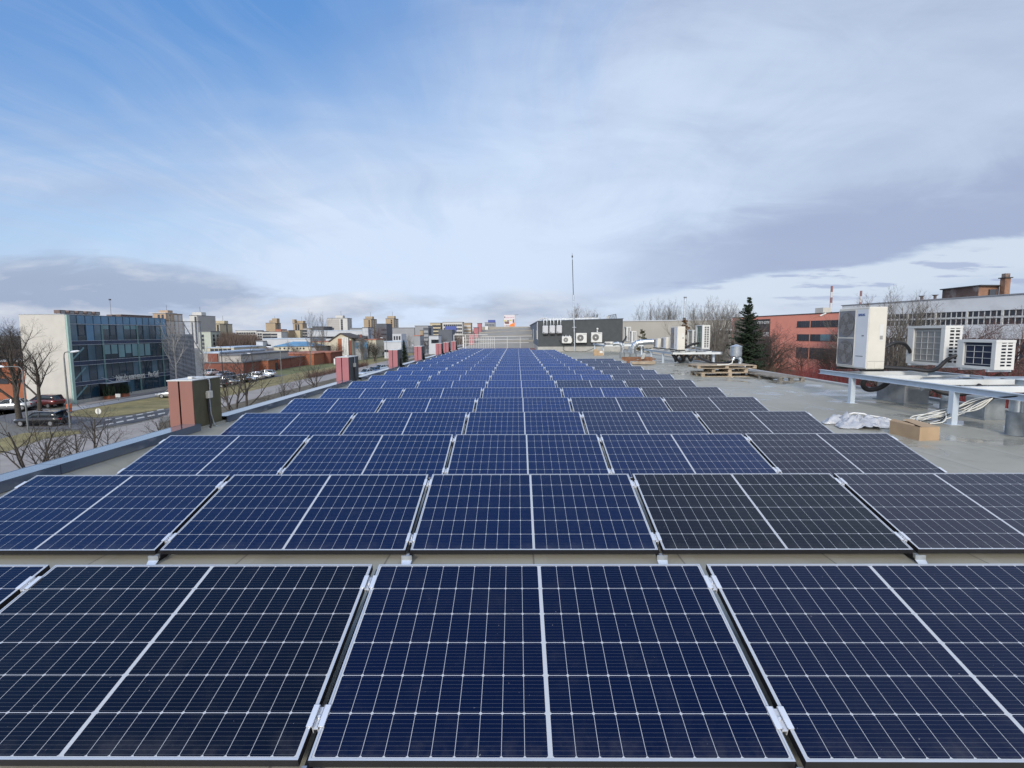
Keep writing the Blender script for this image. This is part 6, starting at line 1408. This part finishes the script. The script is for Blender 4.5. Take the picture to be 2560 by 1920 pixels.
# white industrial building with window bands
ww = Wall((64.58, 97.7), (68.92, 71.7)); t = thing('white_factory', 'long white factory with bands of small-paned windows', 'factory', (75, 80, GZ))
mk('factory_white', (.68, .69, .69), .8, var=.05, scale=.3, dirt=((.38, .37, .34), .35)); mk('factory_frame', (.56, .56, .54), .7)
zt = 6.42; UL, UR = ww.uz(2106, 757)[0], 52.0
s = MB(); ww.box(s, UL, UR, GZ, zt, -16, -.25); s.build('core', 'panel_dark', t)
zl = [ww.uz(2395, v)[1] for v in (779.5, 812, 846)]
s = MB(); ww.box(s, UL, UR, zl[0], zt, -.25, 0); s.build('fascia', 'factory_white', t)
s = MB(); ww.box(s, UL, UR, zl[2], zl[1], -.25, 0); s.build('parapet_band', 'factory_white', t)
s = MB(); ww.box(s, UL-.2, UR, zt, zt+.15, -16, .12); s.build('roof_edge', 'hall_grey', t)
s = MB(); ww.box(s, UL, UR, GZ, zl[2]-3.4, -.25, 0); s.build('base_wall', 'concrete_old', t)
um, zm0 = ww.uz(2395, 797.5); _, zm1 = ww.uz(2395, 793)
ubs = [ww.uz(px, 800)[0] for px in (2268, 2337, 2415, 2504)]; bay = (ubs[3]-ubs[0])/3
s = MB(); ww.box(s, UL, UR, zm0, zm1, -.2, -.02); s.build('transom', 'factory_frame', t)
k0 = int((UL-ubs[0])/bay)-1
for k in range(k0, 10):
    ua = ubs[0]+k*bay
    if ua < UL or ua+bay > UR: continue
    s = MB(); ww.box(s, ua-.14, ua+.14, zl[2]-3.4, zl[0], -.2, .02); s.build('pier', 'factory_frame', t)
    for (z0_, z1_) in ((zl[1], zm0), (zm1, zl[0]), (zl[2]-3.4, zl[2]-1.7), (zl[2]-1.65, zl[2])):
        s = MB(); ww.box(s, ua+.14, ua+bay-.14, z0_+.05, z1_-.05, -.19, -.15); wn = s.build('window', W_, t)
        for q in range(1, 6): s = MB(); uq = ua+bay*q/6; ww.box(s, uq-.06, uq+.06, z0_, z1_, -.15, -.10); s.build('glazing_bar', 'factory_frame', wn)
for k, px in enumerate((2284, 2317)):
    u_, z_ = ww.uz(px, 752); q = ww.A+ww.d*u_-ww.n*1.5; MB().tube([(q.x,q.y,zt),(q.x,q.y,zt+.7),(q.x,q.y,zt+.9)], [.18,.2,.5], 8).build('roof_cowl', 'plant_brown', t)
# old brick penthouse on the factory roof
mk('old_plaster', (.27, .15, .095), .95, var=.2, scale=.5, dirt=((.13, .075, .055), .9), detail=8); mk('old_brick_dark', (.12, .075, .06), .95, var=.25, scale=.6, dirt=((.42, .38, .34), .55), detail=8)
wp = Wall((70.9, 88), (74.7, 80)); A_, B_ = Vector((71.0, 91, 0)), Vector((74.2, 84.5, 0))
t = thing('penthouse', 'old crumbling brick penthouse with chimney on the factory roof', 'penthouse', (73, 87, zt)); pz = 8.55
pc_ = at_y(2446, 740, 84.0); pl_ = at_y(2355, 745, 92.0); pr_ = at_y(2520, 735, 83.0)
cx_, cy_ = pc_.x, pc_.y
P4 = [(pl_.x, 92.0), (cx_, 84.0), (pr_.x, 84.6), (pr_.x, 94)]
q1, q2 = Vector((pl_.x, 92.0, 0)), Vector((cx_, 84.0, 0))
MB().slab(P4, zt-.5, pz).build('wall', 'old_plaster', t)
wq = Wall((pl_.x, 92.0), (cx_, 84.0)); s = MB(); wq.box(s, .05, wq.L-.02, zt-.4, pz-.02, .005, .05); s.build('side_wall', 'old_brick_dark', t)
MB().slab([(P4[0][0]-.6, P4[0][1]-.1), (P4[1][0]-.2, P4[1][1]-.5), (P4[2][0]+.8, P4[2][1]-.5), (P4[3][0]+.8, P4[3][1])], pz, pz+.16).build('roof', 'panel_dark', t)
px_ = at_y(2479, 735, 84.3); MB().box(px_.x-.55, px_.x+.55, 84.05, 84.3, zt+.5, zt+1.6).build('window', W_, t)
px_ = at_y(2507, 735, 84.0); MB().box(px_.x-.42, px_.x+.42, 83.3, 84.2, zt-.3, pz+1.15).build('chimney', 'old_plaster', t); MB().box(px_.x-.6, px_.x+.6, 83.1, 84.4, pz+1.15, pz+1.3).build('chimney_cap', 'panel_dark', t); MB().box(px_.x-.36, px_.x+.36, 83.4, 84.1, pz+1.3, pz+1.9).build('chimney_pot', 'old_brick_dark', t)
# striped chimneys
mk('stripe_red', (.24, .125, .12), .8); mk('stripe_white', (.52, .50, .49), .8)
for k, (px, ptop, y, bands, lab) in enumerate(((2080, 715, 600, [0, .22, .42, .62, .95, 1.3, 2], 'taller red-and-white striped chimney above the red building'), (2153, 727, 640, [0, .2, .42, .66, .9, 1.3, 2], 'shorter red-and-white striped chimney behind the cream unit'))):
    p = at_y(px, ptop, y); t = thing('factory_chimney', lab, 'chimney', (p.x, y, GZ), 0, 'striped chimneys'); H = p.z-GZ; h70 = (at_y(px, ptop, y).z-at_y(px, ptop+68, y).z)
    zz = [p.z-h70*b_ for b_ in bands if p.z-h70*b_ > GZ]+[GZ]
    for i in range(len(zz)-1): r = lambda z: 1.2+(p.z-z)*.005+.0; MB().tube([(p.x,y,zz[i+1]),(p.x,y,zz[i])], [r(zz[i+1]), r(zz[i])], 16).build('shaft_band', 'stripe_red' if i % 2 == 0 else 'stripe_white', t)
p = at_y(1713, 742, 62); t = thing('flue_pipe', 'tall thin grey flue pipe above the beige hall', 'flue pipe', (p.x, 62, GZ)); MB().tube([(p.x,62,GZ),(p.x,62,p.z)], .14, 8).build('pipe', 'galvanised', t); MB().tube([(p.x,62,p.z-.15),(p.x,62,p.z)], .18, 8).build('rim', 'pole_grey', t)
p = at_y(2026, 800, 80); e = at_y(2050, 790, 80); t = thing('street_lamp', 'street lamp with white head before the red building', 'street lamp', (p.x, 80, GZ), 0, 'street lamps')
MB().tube([(p.x,80,GZ),(p.x,80,p.z),(p.x+.3,80,p.z+.35),(e.x,80,e.z)], .06, 8).build('pole', 'roof_rust', t); MB().tube([(e.x,80,e.z),(e.x+.9,80,e.z+.42)], [.12,.10], 8).build('lamp_head', 'white_paint', t)
# trees on the right
def TR(key, px, ptop, y, label, base, name='bare_tree', group=None, rz=0):
    x, _ = at_px(px, y=y); z = at_y(px, ptop, y).z; return tree(key, name, label, x, y, (z-GZ)/base, rz, group=group)
TR('spruce', 1869, 742, 55, 'tall dark spruce in front of the red building', 10, 'spruce_tree')
TR('pine', 1606, 822, 55, 'small sparse conifer in front of the beige hall', 8, 'conifer_tree', rz=1)
TR('pine_b', 1709, 793, 58, 'brownish conifer behind the tall cream unit', 8, 'conifer_tree', rz=2)
TR('crown', 1775, 757, 66, 'wide bare tree in front of the beige hall end', 13, rz=1.1)
TR('slim', 1796, 800, 60, 'pale-stemmed bare tree beside the green-coil unit', 12, rz=4)
TR('crown', 1752, 775, 90, 'bare tree behind the beige hall, left of wide one', 13, rz=3)
TR('crown', 1450, 770, 110, 'bare tree crown above the dark hut roof', 13, rz=2)
for k, px in enumerate((1606, 1622, 1640, 1658, 1674, 1690, 1702)): TR('slim', px, 788-(k % 3)*4, 120, 'slim bare tree in the row above the beige hall', 12, group='row of bare trees above the beige hall', rz=k)
TR('wide', 1925, 768, 78, 'dense brownish bare tree before the fitness sign, right of spruce', 10, rz=1)
TR('dark', 1898, 822, 64, 'low bushy bare tree at the foot of the spruce', 10, rz=2.4)
TR('wide', 2012, 842, 85, 'bare spreading tree crossing the lower windows of the red building', 9, rz=2.8)
TR('dark', 2085, 850, 78, 'dark bare tree right behind the cream twin-fan unit', 10, rz=.6)
TR('crown', 2228, 735, 52, 'bare tree between the cream unit and the grid unit', 13, rz=.8)
TR('wide', 2180, 750, 60, 'bare tree rising behind the cream unit', 9, rz=2.1)
TR('dark', 2250, 850, 34, 'dark bare bush below the grid air conditioner', 10, rz=2.1)
TR('wide', 2440, 752, 46, 'bare tree with leaning limbs above the grid unit', 9, rz=3.9)
TR('wide', 2515, 770, 42, 'bare tree with leaning limbs above the blue-coil unit', 9, rz=5.1)
TR('crown', 1835, 770, 100, 'bare tree left of the spruce, behind the red frame', 13, rz=4.1)
# red dogwood thicket
mk('dogwood', (.19, .034, .036), .8, var=.4, scale=.4); mk('brush', (.115, .095, .055), .9, var=.4, scale=.4)
def dog_xy(rd):
    y = rd.uniform(18, 75); x = rd.uniform(12+.10*y, 22+.66*y); return x, y
def dog_z(x, y): return GZ+1.2*abs(mn.noise(Vector((x*.12, y*.12, 3))))
tag(twigs(dog_xy, 34000, 3.4, 5.4, 9, dog_z, .030, .22).build('dogwood_thicket', 'dogwood'), 'dense red-stemmed dogwood thicket below the right roof edge', 'shrubs', kind='stuff')
def brush_xy(rd):
    k = rd.choice(((1868, 50, 2.6), (1895, 58, 3.0), (1925, 66, 2.5), (1850, 46, 2.0))); p = at_y(k[0], 840, k[1]); return p.x+rd.gauss(0, k[2]*.6), k[1]+rd.gauss(0, k[2])
tag(twigs(brush_xy, 3200, 3.0, 6.5, 10, lambda x, y: GZ, .022, .35).build('brushwood', 'brush'), 'brown tangled brushwood around the spruce foot', 'shrubs', kind='stuff')
def brush2_xy(rd):
    y = rd.uniform(36, 60); return 11.5+.03*y+rd.random()*2.0, y
tag(twigs(brush2_xy, 3500, 2.2, 4.4, 12, lambda x, y: GZ+2.2, .03, .4).build('olive_brush', 'brush'), 'olive brown scrub beyond the right roof kerb', 'shrubs', kind='stuff')
sheet('yard', rect(10, 66, 30, 200), 'soil', 1)
# ------------------------------------------------------------------ end
bpy.context.view_layer.update()
